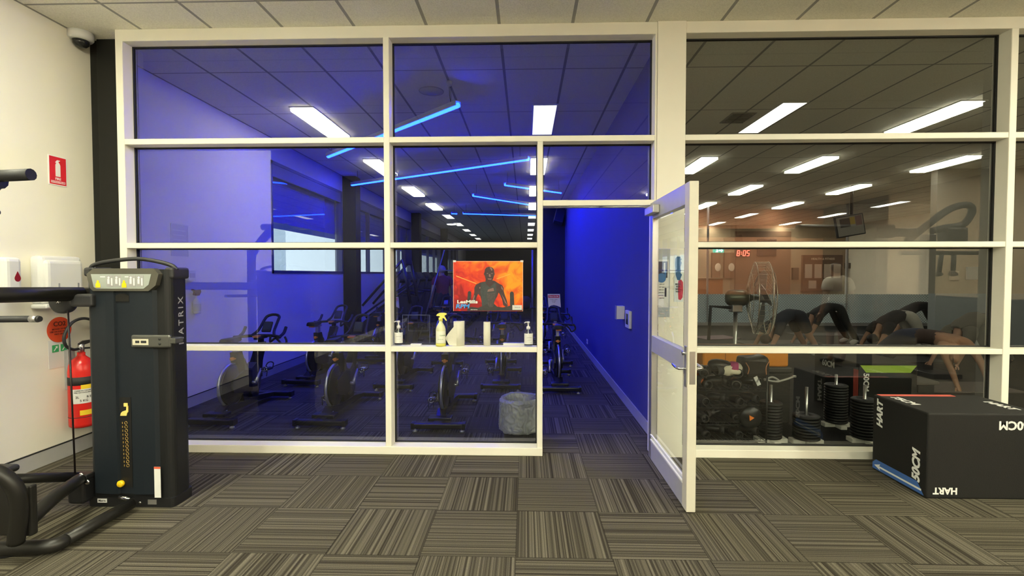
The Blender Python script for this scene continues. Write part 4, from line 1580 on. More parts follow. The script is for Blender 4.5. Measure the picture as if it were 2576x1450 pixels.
def make_bike():
    t = thing('spin_bike', 'black spin bike', 'exercise bike')
    for nm, yy, w_ in (('rear_stabiliser', 0.0, 0.25), ('front_stabiliser', 1.10, 0.25)):
        b = MB()
        b.box((-w_, yy - 0.04, 0.035), (w_, yy + 0.04, 0.085), 0.012, 2)
        b.box((-w_ - 0.004, yy - 0.042, 0.03), (-w_ + 0.03, yy + 0.042, 0.09), 0.006)
        b.box((w_ - 0.03, yy - 0.042, 0.03), (w_ + 0.004, yy + 0.042, 0.09), 0.006)
        s = b.build(nm, BK, t)
        b = MB()
        for sx in (-1, 1):
            b.lathe([(0, 0), (0.022, 0), (0.022, 0.012), (0.008, 0.018), (0.008, 0.04), (0, 0.04)], 12, Matrix.Translation((sx * (w_ - 0.03), yy, 0)))
        b.build('levelling_foot', BSIL, s)
    b = MB()   # low spine between the stabilisers with a raised rear step
    b.prism([(-0.02, 0.085), (0.10, 0.10), (0.22, 0.16), (0.40, 0.13), (0.75, 0.13), (1.13, 0.075), (1.13, 0.04), (0.70, 0.07), (0.30, 0.075), (-0.02, 0.045)], (-0.045, 0, 0), (0, 1, 0), (0, 0, 1), 0.09)
    b.box((-0.11, 0.05, 0.08), (0.11, 0.17, 0.115), 0.008)
    b.build('spine', BK, t)
    b = MB()   # seat tower leaning back
    b.prism([(0.50, 0.12), (0.66, 0.13), (0.60, 0.36), (0.50, 0.60), (0.475, 0.66), (0.375, 0.66), (0.38, 0.60), (0.44, 0.38)], (-0.035, 0, 0), (0, 1, 0), (0, 0, 1), 0.07)
    b.build('seat_tower', BK, t)
    b = MB()   # swept handlebar tower
    b.prism([(0.56, 0.12), (0.76, 0.12), (0.84, 0.36), (0.86, 0.50), (0.93, 0.66), (0.93, 0.70), (0.83, 0.70), (0.76, 0.56), (0.70, 0.47), (0.62, 0.36)], (-0.035, 0, 0), (0, 1, 0), (0, 0, 1), 0.07)
    b.build('handlebar_tower', BK, t)
    b = MB()
    b.prism([(0.50, 0.36), (0.62, 0.17), (0.78, 0.20), (0.80, 0.40), (0.72, 0.50), (0.62, 0.45), (0.56, 0.47), (0.50, 0.58)], (-0.048, 0, 0), (0, 1, 0), (0, 0, 1), 0.096)
    g = b.build('belt_cover', BG, t)
    b = MB()   # flywheel
    MX = frame_matrix((0, 0.34, 0.335), (0, 1, 0), (0, 0, 1))
    b.lathe([(0, -0.03), (0.05, -0.03), (0.06, -0.012), (0.19, -0.016), (0.205, -0.012), (0.205, 0.012), (0.19, 0.016), (0.06, 0.012), (0.05, 0.03), (0, 0.03)], 40, MX)
    f = b.build('flywheel', BSMOKE, t)
    b = MB()
    b.lathe([(0.206, -0.014), (0.222, -0.010), (0.222, 0.010), (0.206, 0.014), (0.200, 0.0), (0.206, -0.014)], 48, MX, cap=False)
    b.build('flywheel_rim', BSIL, f)
    b = MB()   # smoked guard disc with its raised boss outline
    b.lathe([(0.0, 0.035), (0.10, 0.037), (0.11, 0.032), (0.195, 0.028), (0.2, 0.022), (0.0, 0.022)], 36, MX)
    b.lathe([(0.0, -0.035), (0.10, -0.037), (0.11, -0.032), (0.195, -0.028), (0.2, -0.022), (0.0, -0.022)], 36, MX)
    b.prism([(0.30, 0.40), (0.50, 0.46), (0.62, 0.43), (0.62, 0.22), (0.50, 0.20), (0.30, 0.26), (0.27, 0.33)], (-0.055, 0, 0), (0, 1, 0), (0, 0, 1), 0.11)
    b.build('drive_guard', BK, t)
    b = MB()
    b.tube([(0.02, 0.24, 0.13), (0.05, 0.15, 0.09)], 0.012)
    b.tube([(-0.02, 0.24, 0.13), (-0.05, 0.15, 0.09)], 0.012)
    b.build_each('wheel_stay', BSIL, t)
    b = MB()
    b.box((-0.022, 0.40, 0.62), (0.022, 0.465, 0.765), 0.006)
    b.box((-0.025, 0.28, 0.74), (0.025, 0.50, 0.765), 0.006)
    b.build('seat_post', mat('post_aluminium', (0.5, 0.5, 0.5), 0.35, 0.8), t)
    b = MB()
    b.prism([(-0.065, -0.02), (-0.075, 0.03), (-0.05, 0.10), (-0.022, 0.20), (-0.014, 0.25), (0.014, 0.25), (0.022, 0.20), (0.05, 0.10), (0.075, 0.03), (0.065, -0.02), (0.03, -0.03), (-0.03, -0.03)], (0, 0.26, 0.765), (1, 0, 0), (0, 1, 0), 0.05)
    for v in b.bm.verts:
        if v.co.z > 0.8:
            v.co.x *= 0.78
    es = [e for e in b.bm.edges]
    bmesh.ops.bevel(b.bm, geom=es, offset=0.008, segments=2, affect='EDGES')
    b.build('saddle', BLACKM, t)
    b = MB()
    b.box((-0.03, 0.355, 0.59), (0.03, 0.38, 0.605), 0.006)
    b.lathe([(0, 0), (0.018, 0), (0.018, 0.03), (0, 0.03)], 12, frame_matrix((0.0, 0.375, 0.597), (1, 0, 0), (0, 0, 1)))
    b.box((-0.035, 0.255, 0.745), (0.035, 0.285, 0.76), 0.005)
    b.build_each('seat_lever', LEVER, t)
    b = MB()
    b.box((-0.022, 0.855, 0.66), (0.022, 0.915, 0.745), 0.006)
    b.box((-0.03, 0.78, 0.735), (0.03, 0.98, 0.76), 0.01)
    b.build('handlebar_post', BK, t)
    b = MB()
    b.prism([(0.775, 0.762), (0.83, 0.775), (0.84, 0.783), (0.775, 0.778)], (-0.035, 0, 0), (0, 1, 0), (0, 0, 1), 0.07)
    b.build('bar_lever', LEVER, t)
    b = MB()   # bullhorn bars and the tall inner loop
    for s in (-1, 1):
        b.tube(smooth_path([(0, 0.95, 0.765), (s * 0.10, 0.94, 0.765), (s * 0.20, 0.88, 0.763), (s * 0.245, 0.84, 0.762), (s * 0.252, 0.79, 0.765)], 5), 0.017, 10)
        b.tube(smooth_path([(s * 0.235, 0.86, 0.765), (s * 0.24, 0.94, 0.80), (s * 0.24, 0.99, 0.86)], 4), 0.017, 10)
        b.tube(smooth_path([(s * 0.13, 0.93, 0.768), (s * 0.095, 1.00, 0.82), (s * 0.085, 1.10, 0.92), (s * 0.075, 1.15, 0.965), (s * 0.03, 1.17, 0.985), (0, 1.175, 0.987)], 5), 0.016, 10)
    b.build('handlebar', BLACKM, t)
    b = MB()
    b.box((-0.055, -0.012, 0.0), (0.055, 0.012, 0.13), 0.01, 2, M=Matrix.Translation((0, 0.99, 0.80)) @ Matrix.Rotation(-0.5, 4, 'X'))
    c = b.build('console', BLACKM, t)
    b = MB()
    b.box((-0.042, -0.0135, 0.03), (0.042, -0.0115, 0.115), M=Matrix.Translation((0, 0.99, 0.80)) @ Matrix.Rotation(-0.5, 4, 'X'))
    b.build('screen', mat('bike_screen', (0.05, 0.06, 0.08), 0.15), c)
    b = MB()
    b.tube(smooth_path([(0.09, 0.93, 0.76), (0.10, 0.90, 0.70), (0.16, 0.90, 0.74), (0.21, 0.90, 0.70), (0.24, 0.90, 0.66), (0.29, 0.90, 0.70), (0.27, 0.90, 0.76)], 5), 0.012, 8)
    b.build('bottle_ring', BLACKM, t)
    # cranks and pedals
    for s, ang in ((1, 0.9), (-1, 0.9 + PI)):
        ca, sa = math.cos(ang), math.sin(ang)
        bb = Vector((s * 0.085, 0.62, 0.30))
        e = bb + Vector((s * 0.012, 0.165 * ca, 0.165 * sa))
        b = MB()
        b.tube([bb, bb + (e - bb) * 0.4, e], [0.024, 0.016, 0.014], 10)
        b.tube([bb - Vector((s * 0.05, 0, 0)), bb + Vector((s * 0.012, 0, 0))], 0.016, 10)
        k = b.build('crank', BSIL, t)
        b = MB()
        pc_ = e + Vector((s * 0.062, 0, 0))
        b.box(pc_ + Vector((-0.045, -0.045, -0.012)), pc_ + Vector((0.045, 0.045, 0.012)), 0.008)
        b.tube(smooth_path([pc_ + Vector((-0.04, 0.04, 0)), pc_ + Vector((-0.035, 0.07, 0.045)), pc_ + Vector((0, 0.08, 0.06)), pc_ + Vector((0.035, 0.07, 0.045)), pc_ + Vector((0.04, 0.04, 0))], 4), 0.007, 6)
        b.tube([pc_ + Vector((-0.03, -0.05, -0.015)), pc_ + Vector((-0.025, -0.055, -0.075))], 0.005, 6)
        b.tube([pc_ + Vector((0.03, -0.05, -0.015)), pc_ + Vector((0.025, -0.055, -0.075))], 0.005, 6)
        b.build('pedal', BLACKM, k)
        b = MB()
        b.box(pc_ + Vector((-0.028, -0.035, 0.012)), pc_ + Vector((0.028, 0.03, 0.02)), 0.004)
        b.tube(arc(pc_ + Vector((0, -0.048, 0)), 0.026, 0, 2 * PI, 14, (1, 0, 0), (0, 0, 1)), 0.006, 6)
        b.ball(pc_ + Vector((0, -0.05, 0.0)), 0.012, 8)
        b.build('pedal_cleat', CHROME, k)
    return t


BIKES = [(-3.02, 4.52, 0.02, 'spin bike beside the left wall in the row nearest the glass'),
         (-1.95, 4.52, 0.02, 'spin bike in the middle of the front row, left of the frame post'),
         (-0.81, 4.46, 0.0, 'spin bike seen squarely from behind, left of the grey bin'),
         (-2.93, 6.22, 0.1, 'spin bike by the left wall in the second row, under the window'),
         (-1.66, 6.02, 0.04, 'second row spin bike just right of the tall frame post'),
         (-0.31, 6.05, 0.0, 'second row spin bike above the grey bin'),
         (0.43, 5.93, -0.02, 'spin bike with a paper sign, framed in the open doorway'),
         (-2.55, 7.85, 0.06, 'third row spin bike nearest the side window'),
         (-1.24, 7.65, 0.0, 'third row spin bike behind the squarely seen front bike'),
         (-0.40, 7.82, 0.0, 'third row spin bike behind the one above the bin'),
         (0.50, 7.72, 0.0, 'third row spin bike behind the one with the paper sign'),
         (-1.75, 9.3, 0.05, 'fourth row spin bike at the left'),
         (-0.75, 9.35, 0.0, 'fourth row spin bike in the centre'),
         (0.35, 9.3, 0.0, 'fourth row spin bike at the right by the blue lit wall')]
proto = make_bike()
for i, (x, y, rz, lab) in enumerate(BIKES):
    o = proto if i == 0 else copy_tree(proto)
    o.location = (x, y, 0)
    o.rotation_euler = (0, 0, -rz)
    o['label'] = lab
    o['group'] = 'spin bikes in rows'

# paper signs hung on bikes
PINKP = mat('lilac_paper', (0.62, 0.60, 0.66), 0.7)


def bike_sign(px, py, Y, lab, w_=0.155, h_=0.17):
    p = at(px, py, Y=Y)
    t = thing('bike_sign', lab, 'sign', p)
    b = MB()
    pts = [(-w_ / 2, h_ / 2), (-w_ / 2 + 0.012, -h_ / 2), (-w_ / 4, -h_ / 2 + 0.022), (0, -h_ / 2 + 0.03), (w_ / 4, -h_ / 2 + 0.022), (w_ / 2 + 0.012, -h_ / 2), (w_ / 2, h_ / 2)]
    b.prism(pts[::-1], (0, 0, 0), *FRONT, 0.002)
    b.build('sheet', PINKP, t)
    b = MB()
    b.box((-w_ / 2 + 0.008, -0.0035, h_ / 2 - 0.048), (w_ / 2 - 0.008, -0.002, h_ / 2 - 0.014))
    b.build('red_band', mat('sign_magenta', (0.5, 0.02, 0.08), 0.6), t)
    b = MB()
    text(b, 'Please Use Me', (0, -0.0042, h_ / 2 - 0.031), FRONT, 0.02, 0.02)
    b.build('white_lettering', PRINT, t)
    b = MB()
    for k, s in enumerate(('this bike is cleaned', 'and ready', 'to ride')):
        text(b, s, (0, -0.0028, 0.015 - k * 0.018), FRONT, 0.012, 0.01)
    b.build('lettering', INK, t)


bike_sign(1393, 757, 6.12, 'paper sign with a red heading on the bike in the doorway')
bike_sign(992, 762, 6.75, 'paper sign with a red heading just right of the tall frame post', 0.12, 0.16)

# ------------------------------------------------------------------ wall fittings of the blue room
t = thing('wall_notice', 'clear pocket with a notice on the blue lit left wall', 'notice', (-3.7, 5.1, 1.83))
b = MB(); b.box((0, -0.13, -0.17), (0.003, 0.13, 0.17)); b.build('notice_sheet', mat('notice_pale', (0.58, 0.57, 0.58), 0.35), t)
b = MB()
for (a, c) in (((0.003, -0.13, 0.163), (0.008, 0.13, 0.175)), ((0.003, 0.122, -0.17), (0.006, 0.13, 0.17)), ((0.003, -0.13, -0.17), (0.006, -0.122, 0.17))):
    b.box(a, c)
for k in range(5):
    b.box((0.003, -0.1, 0.1 - k * 0.05), (0.0035, 0.09 - 0.02 * (k % 2), 0.11 - k * 0.05))
b.build('pocket_edge', PAPER, t)
t = thing('wall_spray_bottle', 'white trigger spray bottle with dark red head hung on the left wall behind the glass', 'bottle', (-3.66, 5.30, 1.03))
b = MB()
b.lathe([(0, 0), (0.036, 0), (0.038, 0.01), (0.038, 0.13), (0.03, 0.155), (0.014, 0.18), (0.013, 0.2), (0, 0.2)], 20)
b.build('bottle_body', WHITE, t)
b = MB()
b.prism([(-0.02, 0.20), (0.03, 0.20), (0.06, 0.24), (0.05, 0.265), (-0.03, 0.262), (-0.075, 0.275), (-0.08, 0.262), (-0.045, 0.245), (-0.055, 0.21), (-0.045, 0.205), (-0.03, 0.235)], (-0.01, 0, 0), (0, 1, 0), (0, 0, 1), 0.02)
b.build('trigger_head', mat('maroon_plastic', (0.18, 0.02, 0.03), 0.4), t)
b = MB()
curved_label(b, 0.0388, -1.8, 0.6, 0.03, 0.11)
b.build('paper_label', mat('pale_label', (0.6, 0.62, 0.5), 0.6), t)
t = thing('wall_bracket_box', 'small white box on the left wall above the spray bottle', 'wall box', (-3.7, 5.22, 1.46))
b = MB(); b.box((0, -0.06, -0.06), (0.05, 0.06, 0.05), 0.006); b.build('box_body', WHITE, t)
b = MB(); b.box((0.05, -0.04, -0.03), (0.053, 0.04, 0.02), 0.001); b.build('cover', mat('cover_grey', (.5, .5, .5), .4), t)
t = thing('control_panel', 'white wall control panel with a dark screen on the blue lit wall', 'thermostat', (1.13, 5.28, 0.98))
b = MB(); b.box((-0.03, -0.10, -0.095), (0, 0.10, 0.095), 0.006); b.build('panel_body', WHITE, t)
b = MB(); b.box((-0.0315, -0.055, -0.055), (-0.03, 0.055, 0.06)); b.build('screen', mat('green_screen', (0.03, 0.05, 0.045), 0.2), t)
t = thing('card_holder', 'small white paper holder beside the wall control panel', 'holder', (1.13, 5.60, 1.03))
b = MB(); b.box((-0.09, -0.05, -0.075), (0, 0.05, 0.075), 0.003); b.build('box_body', mat('holder_white', (0.74, 0.72, 0.68), 0.5), t)
b = MB(); b.box((-0.092, -0.05, -0.08), (-0.09, 0.05, 0.08)); b.build('front_plate', GREYP, t)
t = thing('power_outlet', 'white power outlet low on the blue lit wall', 'outlet', (1.13, 8.85, 0.24))
b = MB(); b.box((-0.01, -0.06, -0.04), (0, 0.06, 0.04), 0.002); b.build('plate', WHITE, t)
b = MB(); b.box((-0.012, -0.03, -0.012), (-0.01, -0.01, 0.012)); b.box((-0.012, 0.01, -0.012), (-0.01, 0.03, 0.012)); b.build_each('socket_slot', GREYP, t)
t = thing('wall_speaker', 'black loudspeaker tilted down high in the dark corner', 'loudspeaker', at(1407, 545, Y=13.7))
b = MB(); b.box((-0.13, -0.12, -0.2), (0.13, 0.12, 0.2), 0.02, M=Matrix.Rotation(0.25, 4, 'Y') @ Matrix.Rotation(-0.3, 4, 'X')); b.build('cabinet', mat('speaker_grey', (0.05, 0.05, 0.055), 0.5), t)
b = MB(); b.tube([(0, 0.05, 0), (0, 0.29, 0.02)], 0.02); b.build('bracket', BLACKM, t)
t = thing('ceiling_sensor', 'small white sensor dome on the blue room ceiling with a short cable', 'sensor', at(1130, 205, Z=CEILZ))
b = MB(); b.lathe([(0, 0), (0.03, 0), (0.03, -0.02), (0.022, -0.045), (0, -0.055)], 18); b.build('dome', WHITE, t)
b = MB(); b.tube([(0, 0, -0.05), (0.0, 0.02, -0.13), (0.004, 0.08, -0.2)], 0.004, 6); b.build('cable', GASKET, t)
t = thing('ceiling_speaker', 'round flush speaker grille in the blue room ceiling', 'ceiling speaker', at(1085, 229, Z=CEILZ))
b = MB(); b.lathe([(0.125, 0), (0.135, -0.002), (0.135, -0.006), (0.125, -0.006), (0.125, 0)], 40, cap=False); b.build('ring', mat('ring_grey', (.35, .34, .33), .6), t)
b = MB(); b.lathe([(0, -0.001), (0.125, -0.001), (0.125, -0.004), (0, -0.004)], 40); b.build('grille', mat('grille_white', (.62, .6, .56), .8), t)
t = thing('emergency_light', 'small white oval light on the ceiling beyond the side window', 'light', (-2.9, 19, CEILZ))
b = MB(); b.lathe([(0, 0), (0.2, 0), (0.17, -0.05), (0, -0.07)], 24); b.build('lens', LAMP_B, t)
b = MB(); b.lathe([(0.2, 0), (0.22, 0), (0.22, -0.02), (0.2, -0.02)], 24, cap=False); b.build('rim', LFR, t)

# ------------------------------------------------------------------ cardio machines further back
def make_treadmill():
    t = thing('treadmill', 'treadmill', 'treadmill')
    b = MB()
    b.box((-1.05, -0.42, 0.06), (0.85, -0.30, 0.20), 0.02); b.box((-1.05, 0.30, 0.06), (0.85, 0.42, 0.20), 0.02)
    b.box((0.55, -0.42, 0.05), (0.98, 0.42, 0.27), 0.05, 3)
    b.box((-1.02, -0.4, 0.0), (-0.9, 0.4, 0.06)); b.box((0.7, -0.4, 0.0), (0.82, 0.4, 0.06))
    b.build('deck', BLACKM, t)
    b = MB(); b.box((-1.0, -0.29, 0.12), (0.6, 0.29, 0.17), 0.01); b.build('belt', RUBBER, t)
    for s in (-1, 1):
        b = MB()
        b.prism([(0.62, 0.2), (0.86, 0.2), (0.52, 1.32), (0.38, 1.34)], (0, s * 0.40 + 0.03, 0), (1, 0, 0), (0, 0, 1), 0.06)
        u = b.build('upright', mat('treadmill_grey', (0.11, 0.11, 0.105), 0.4, 0.4), t)
    b = MB()
    for s in (-1, 1):
        b.tube([(0.46, s * 0.40, 1.05), (0.05, s * 0.40, 1.0)], 0.028, 10)
    b.build('handrail', BLACKM, t)
    b = MB()
    b.box((-0.06, -0.42, 0), (0.06, 0.42, 0.28), 0.03, 3, M=Matrix.Translation((0.42, 0, 1.27)) @ Matrix.Rotation(0.5, 4, 'Y'))
    c = b.build('console', BLACKM, t)
    b = MB()
    b.box((-0.065, -0.2, 0.06), (-0.06, 0.2, 0.24), M=Matrix.Translation((0.42, 0, 1.27)) @ Matrix.Rotation(0.5, 4, 'Y'))
    b.build('screen', mat('treadmill_screen', (0.08, 0.09, 0.10), 0.2), c)
    return t


tm = make_treadmill()
for i, (x, y) in enumerate(((-2.6, 11.85), (-2.6, 12.95), (-2.6, 14.05), (-2.6, 15.15), (-2.6, 16.25))):
    o = tm if i == 0 else copy_tree(tm)
    o.location = (x, y, 0)
    o.rotation_euler = (0, 0, PI)
    o['label'] = ORD[i] + ' treadmill from the glass in the row facing the side windows'
    o['group'] = 'treadmills along the windows'

t = thing('stair_climber', 'black stair climbing machine with slanted rails by the first window column', 'exercise machine', (-2.85, 9.75, 0))
b = MB()
b.prism([(-0.6, 0), (0.6, 0), (0.6, 1.0), (0.35, 1.05), (-0.6, 0.35)], (0, 0.3, 0), (1, 0, 0), (0, 0, 1), 0.05)
b.prism([(-0.6, 0), (0.6, 0), (0.6, 1.0), (0.35, 1.05), (-0.6, 0.35)], (0, -0.25, 0), (1, 0, 0), (0, 0, 1), 0.05)
b.build_each('side_cover', BLACKM, t)
for k in range(4):
    b = MB(); b.box((-0.5 + k * 0.22, -0.25, 0.2 + k * 0.2), (-0.26 + k * 0.22, 0.25, 0.24 + k * 0.2), 0.01); b.build('step', RUBBER, t)
b = MB()
for s in (-1, 1):
    b.tube([(-0.35, s * 0.33, 0.85), (0.45, s * 0.33, 1.75)], 0.025); b.tube([(-0.5, s * 0.33, 0.55), (0.55, s * 0.33, 1.3)], 0.02); b.tube([(0.45, s * 0.33, 1.75), (0.6, s * 0.33, 0.9)], 0.03)
b.build_each('rail', mat('rail_dark', (0.06, 0.06, 0.06), 0.3, 0.6), t)
b = MB(); b.box((0.40, -0.25, 1.65), (0.5, 0.25, 2.0), 0.03, 3); c = b.build('console', BLACKM, t)
b = MB(); b.box((0.385, -0.15, 1.73), (0.40, 0.15, 1.93)); b.build('screen', mat('pale_screen', (0.3, 0.3, 0.36), 0.2), c)

t = thing('rack_frame', 'tall dark rack with pale leaning tubes behind the poster', 'rack', (-1.2, 10.64, 0))
b = MB()
a0, a1 = at(1050, 868, Y=10.64), at(1118, 628, Y=10.64)
lo = Vector((-1.2, 10.64, 0))
foot = a0 - (a1 - a0) * (a0.z / (a1.z - a0.z))
b.tube([foot - lo + Vector((0, 0, .01)), a1 - lo], 0.014)
p1, p2 = at(1112, 681, Y=10.64), at(1092, 773, Y=10.64)
b.tube([p1 - lo, p1 - lo + Vector((1.3, 0, 0))], 0.013); b.tube([p2 - lo, p2 - lo + Vector((1.4, 0, 0))], 0.022)
b.tube([a1 - lo, a1 - lo + Vector((1.25, 0, 0))], 0.014)
b.tube([Vector((1.35, 0, 0)), Vector((1.35, 0, 2.0))], 0.02)
b.build('tube_frame', mat('pale_tube', (0.30, 0.30, 0.33), 0.3, 0.5), t)
b = MB(); b.box((-1.3, -0.1, 0), (-1.05, 0.1, 0.04), 0.01); b.box((1.22, -0.1, 0), (1.48, 0.1, 0.04), 0.01); b.build_each('floor_foot', BLACKM, t)
b = MB()
for k in range(3):
    b.lathe([(0.02, -0.02), (0.13, -0.02), (0.15, 0), (0.13, 0.02), (0.02, 0.02)], 20, frame_matrix((0.5 + 0.35 * k, 0.05, 0.9 - 0.03 * k), *FRONT), cap=False)
b.build_each('hung_ring', BLACKM, t)

# ------------------------------------------------------------------ exercise room behind the right glazing
GLV = mat('black_glove_leather', (0.008, 0.0075, 0.007), 0.3, var=0.2, scale=40, bump=0.06)
GLW = mat('cream_glove_leather', (0.72, 0.68, 0.52), 0.4)
t = thing('glove_rack', 'black wire rack crammed with boxing gloves behind the right glass', 'rack', (1.74, 4.30, 0))
b = MB()
for sx in (-0.3, 0.3):
    for sy in (-0.17, 0.17):
        b.tube([(sx, sy, 0), (sx, sy, 0.62)], 0.008, 8)
b.build('post', BLACK, t)
for z in (0.05, 0.19, 0.335, 0.48):
    b = MB()
    for sy in (-0.17, 0.17):
        b.tube([(-0.3, sy, z), (0.3, sy, z)], 0.003, 6)
        b.tube([(-0.3, sy, z + 0.025), (0.3, sy, z + 0.025)], 0.002, 6)
    for k in range(13):
        x = -0.3 + k * 0.05
        b.tube([(x, -0.17, z + 0.025), (x, -0.17, z), (x, 0.17, z)], 0.0018, 5)
    for sx in (-0.3, 0.3):
        b.tube([(sx, -0.17, z), (sx, 0.17, z)], 0.003, 6)
    b.build('wire_shelf', mat('wire_shelf', (0.05, 0.05, 0.045), 0.35, 0.6), t)


def glove_mesh():
    vs = [(0, 0, 0), (0, 0.06, 0), (0, 0.12, 0.005), (0, 0.18, 0.0), (0, 0.215, -0.03), (0.045, 0.09, 0.0), (0.07, 0.14, 0.0), (0.06, 0.175, -0.01)]
    ed = [(0, 1), (1, 2), (2, 3), (3, 4), (1, 5), (5, 6), (6, 7)]
    return skin_mesh(vs, ed, [0.042, 0.044, 0.058, 0.06, 0.042, 0.024, 0.026, 0.02], 0, 1)


GM = glove_mesh()


def make_glove(m, cuffm):
    t = thing('boxing_glove', 'glove', 'boxing glove')
    b = MB(); b.add_mesh(GM, None, True); b.build('padded_mitt', m, t)
    b = MB()
    b.lathe([(0.036, 0), (0.046, 0.0), (0.050, 0.03), (0.047, 0.06), (0.038, 0.06)], 18, Matrix.Translation((0, 0.045, 0)) @ Matrix.Rotation(PI / 2, 4, 'X'), cap=False)
    b.build('wrist_cuff', cuffm, t)
    return t


gproto = make_glove(GLV, mat('glove_cuff_dark', (0.03, 0.028, 0.026), 0.5))
rnd = random.Random(11)
first = True
shelf_lab = ['black boxing glove lying on the bottom wire shelf', 'black boxing glove lying on the second wire shelf', 'black boxing glove lying on the third wire shelf', 'black boxing glove lying on the top wire shelf']
for s, z in enumerate((0.05, 0.19, 0.335, 0.48)):
    for k in range(4):
        for row in range(2 if s == 3 else 1):
            o = gproto if first else copy_tree(gproto)
            first = False
            sc = 0.68 if s < 3 else 0.8
            side = rnd.choice((-1, 1))
            rz = side * rnd.uniform(0.7, 1.35) if k % 2 else rnd.uniform(-.3, .3)
            o.rotation_euler = (rnd.uniform(-.1, .1), rnd.uniform(-.5, .5), rz)
            o.scale = (sc, sc, sc)
            c = Vector((1.74 - 0.215 + k * 0.143, 4.27 + (0.04 if k % 2 else -0.05), z + 0.052 + row * 0.10))
            o.location = c - Matrix.Rotation(rz, 3, 'Z') @ Vector((0, 0.12 * sc, 0))
            o['label'] = shelf_lab[s] if row == 0 else 'black boxing glove piled above the top wire shelf'
            o['group'] = ('gloves on the %s shelf' % ('bottom', 'second', 'third', 'top')[s]) if row == 0 else 'gloves piled on top'
for (px, py, m, cm, rz, lab) in ((1805, 932, GLW, MATS['glove_cuff_dark'], -1.35, 'cream leather boxing glove on top of the glove rack'),
                                 (1768, 960, mat('orange_glove', (0.55, 0.14, 0.04), 0.4), GLV, 0.5, 'orange boxing glove at the left of the glove rack'),
                                 (1850, 925, GLV, mat('pink_cuff', (0.45, 0.05, 0.18), 0.5), 1.4, 'black boxing glove with a pink cuff beside the cream glove')):
    o = make_glove(m, cm)
    p = at(px, py, Y=4.14)
    o.location = p
    o.rotation_euler = (0.1, 0.3, rz)
    o['label'] = lab
t = thing('focus_pad', 'black punch pad with an orange triangle on the glove rack', 'punch pad', at(1888, 1050, Y=4.10))
b = MB(); b.lathe([(0, -0.02), (0.085, -0.02), (0.095, 0), (0.085, 0.02), (0, 0.02)], 28, frame_matrix((0, 0, 0), *FRONT)); b.build('pad', GLV, t)
b = MB(); b.prism([(-0.02, 0.022), (0.022, 0.0), (-0.016, -0.026)], (0.0, -0.021, 0), *FRONT, 0.002); b.build('orange_triangle', mat('bright_orange', (0.85, 0.22, 0.02), 0.5), t)
t = thing('kit_bag', 'black kit bag with orange piping on top of the glove rack', 'bag', at(1893, 908, Y=4.32) + Vector((0, 0, -0.05)))
b = MB(); b.box((-0.12, -0.09, -0.09), (0.12, 0.09, 0.10), 0.045, 3)
for v in b.bm.verts:
    v.co += Vector((0, 0, noise.noise(v.co * 14) * 0.02))
b.build('bag_body', GLV, t)
b = MB()
b.tube(smooth_path([(-0.10, -0.092, 0.05), (-0.075, -0.1, 0.0), (-0.085, -0.098, -0.05)], 4), 0.004, 6); b.tube(smooth_path([(0.10, -0.092, 0.06), (0.07, -0.1, 0.01), (0.075, -0.098, -0.06)], 4), 0.004, 6)
b.build_each('piping', mat('piping_orange', (0.6, 0.25, 0.12), 0.5), t)
t = thing('tag_label', 'small white tag hanging from the glove rack', 'label', at(1905, 959, Y=4.10))
b = MB(); b.box((-0.016, -0.001, -0.04), (0.016, 0.001, 0.04), M=Matrix.Rotation(-0.45, 4, 'Y')); b.build('tag_card', PAPER, t)
b = MB(); text(b, '12oz', (0, -0.0018, 0), ((0.43, 0, 0.9), (-0.9, 0, 0.43)), 0.022, 0.02); b.build('lettering', INK, t)

# weight plates on pegs
PLATE = mat('black_plate_rubber', (0.011, 0.0105, 0.010), 0.45, var=0.15, spec=0.4)


def make_plate(r):
    t = thing('weight_plate', 'plate', 'weight plate')
    b = MB(); b.lathe([(0.018, 0.003), (r * 0.55, 0.003), (r * 0.62, 0.0), (r * 0.92, 0.0), (r, 0.007), (r, 0.018), (r * 0.92, 0.0245), (r * 0.62, 0.0245), (r * 0.55, 0.022), (0.018, 0.022), (0.018, 0.003)], 32, cap=False); b.build('disc', PLATE, t)
    b = MB(); b.lathe([(0.0145, 0.002), (0.0185, 0.002), (0.0185, 0.0235), (0.0145, 0.0235), (0.0145, 0.002)], 16, cap=False); b.build('hub', STEEL, t)
    return t


STACKS = [(2.15, 4.28, 0.092, 12, 0.50, 'left front'), (2.44, 4.25, 0.108, 8, 0.49, 'second from left'), (3.0, 4.74, 0.10, 14, 0.50, 'rear'), (2.97, 4.30, 0.105, 13, 0.50, 'rightmost')]
PS_ = {}
for (x, y, r, n, peg, nm) in STACKS:
    t = thing('plate_stand', 'white plate stand under the %s stack of black weights' % nm, 'weight stand', (x, y, 0))
    b = MB()
    b.box((-0.13, -0.045, 0.0), (0.13, 0.045, 0.04), 0.006)
    b.box((-0.03, -0.13, 0.0), (0.03, 0.13, 0.035), 0.006)
    b.build('base_bar', mat('white_stand_paint', (0.68, 0.66, 0.58), 0.45), t)
    b = MB(); b.tube([(0, 0, 0.04), (0, 0, peg)], 0.0125, 12); b.build('peg', STEEL, t)
    for k in range(n):
        if r not in PS_:
            PS_[r] = o = make_plate(r)
        else:
            o = copy_tree(PS_[r])
        o.location = (x, y, 0.041 + k * 0.0262)
        o.rotation_euler = (0, 0, k * 0.7)
        o['label'] = 'round black weight plate in the %s stack by the right glass' % nm
        o['group'] = 'weight plates in the %s stack' % nm

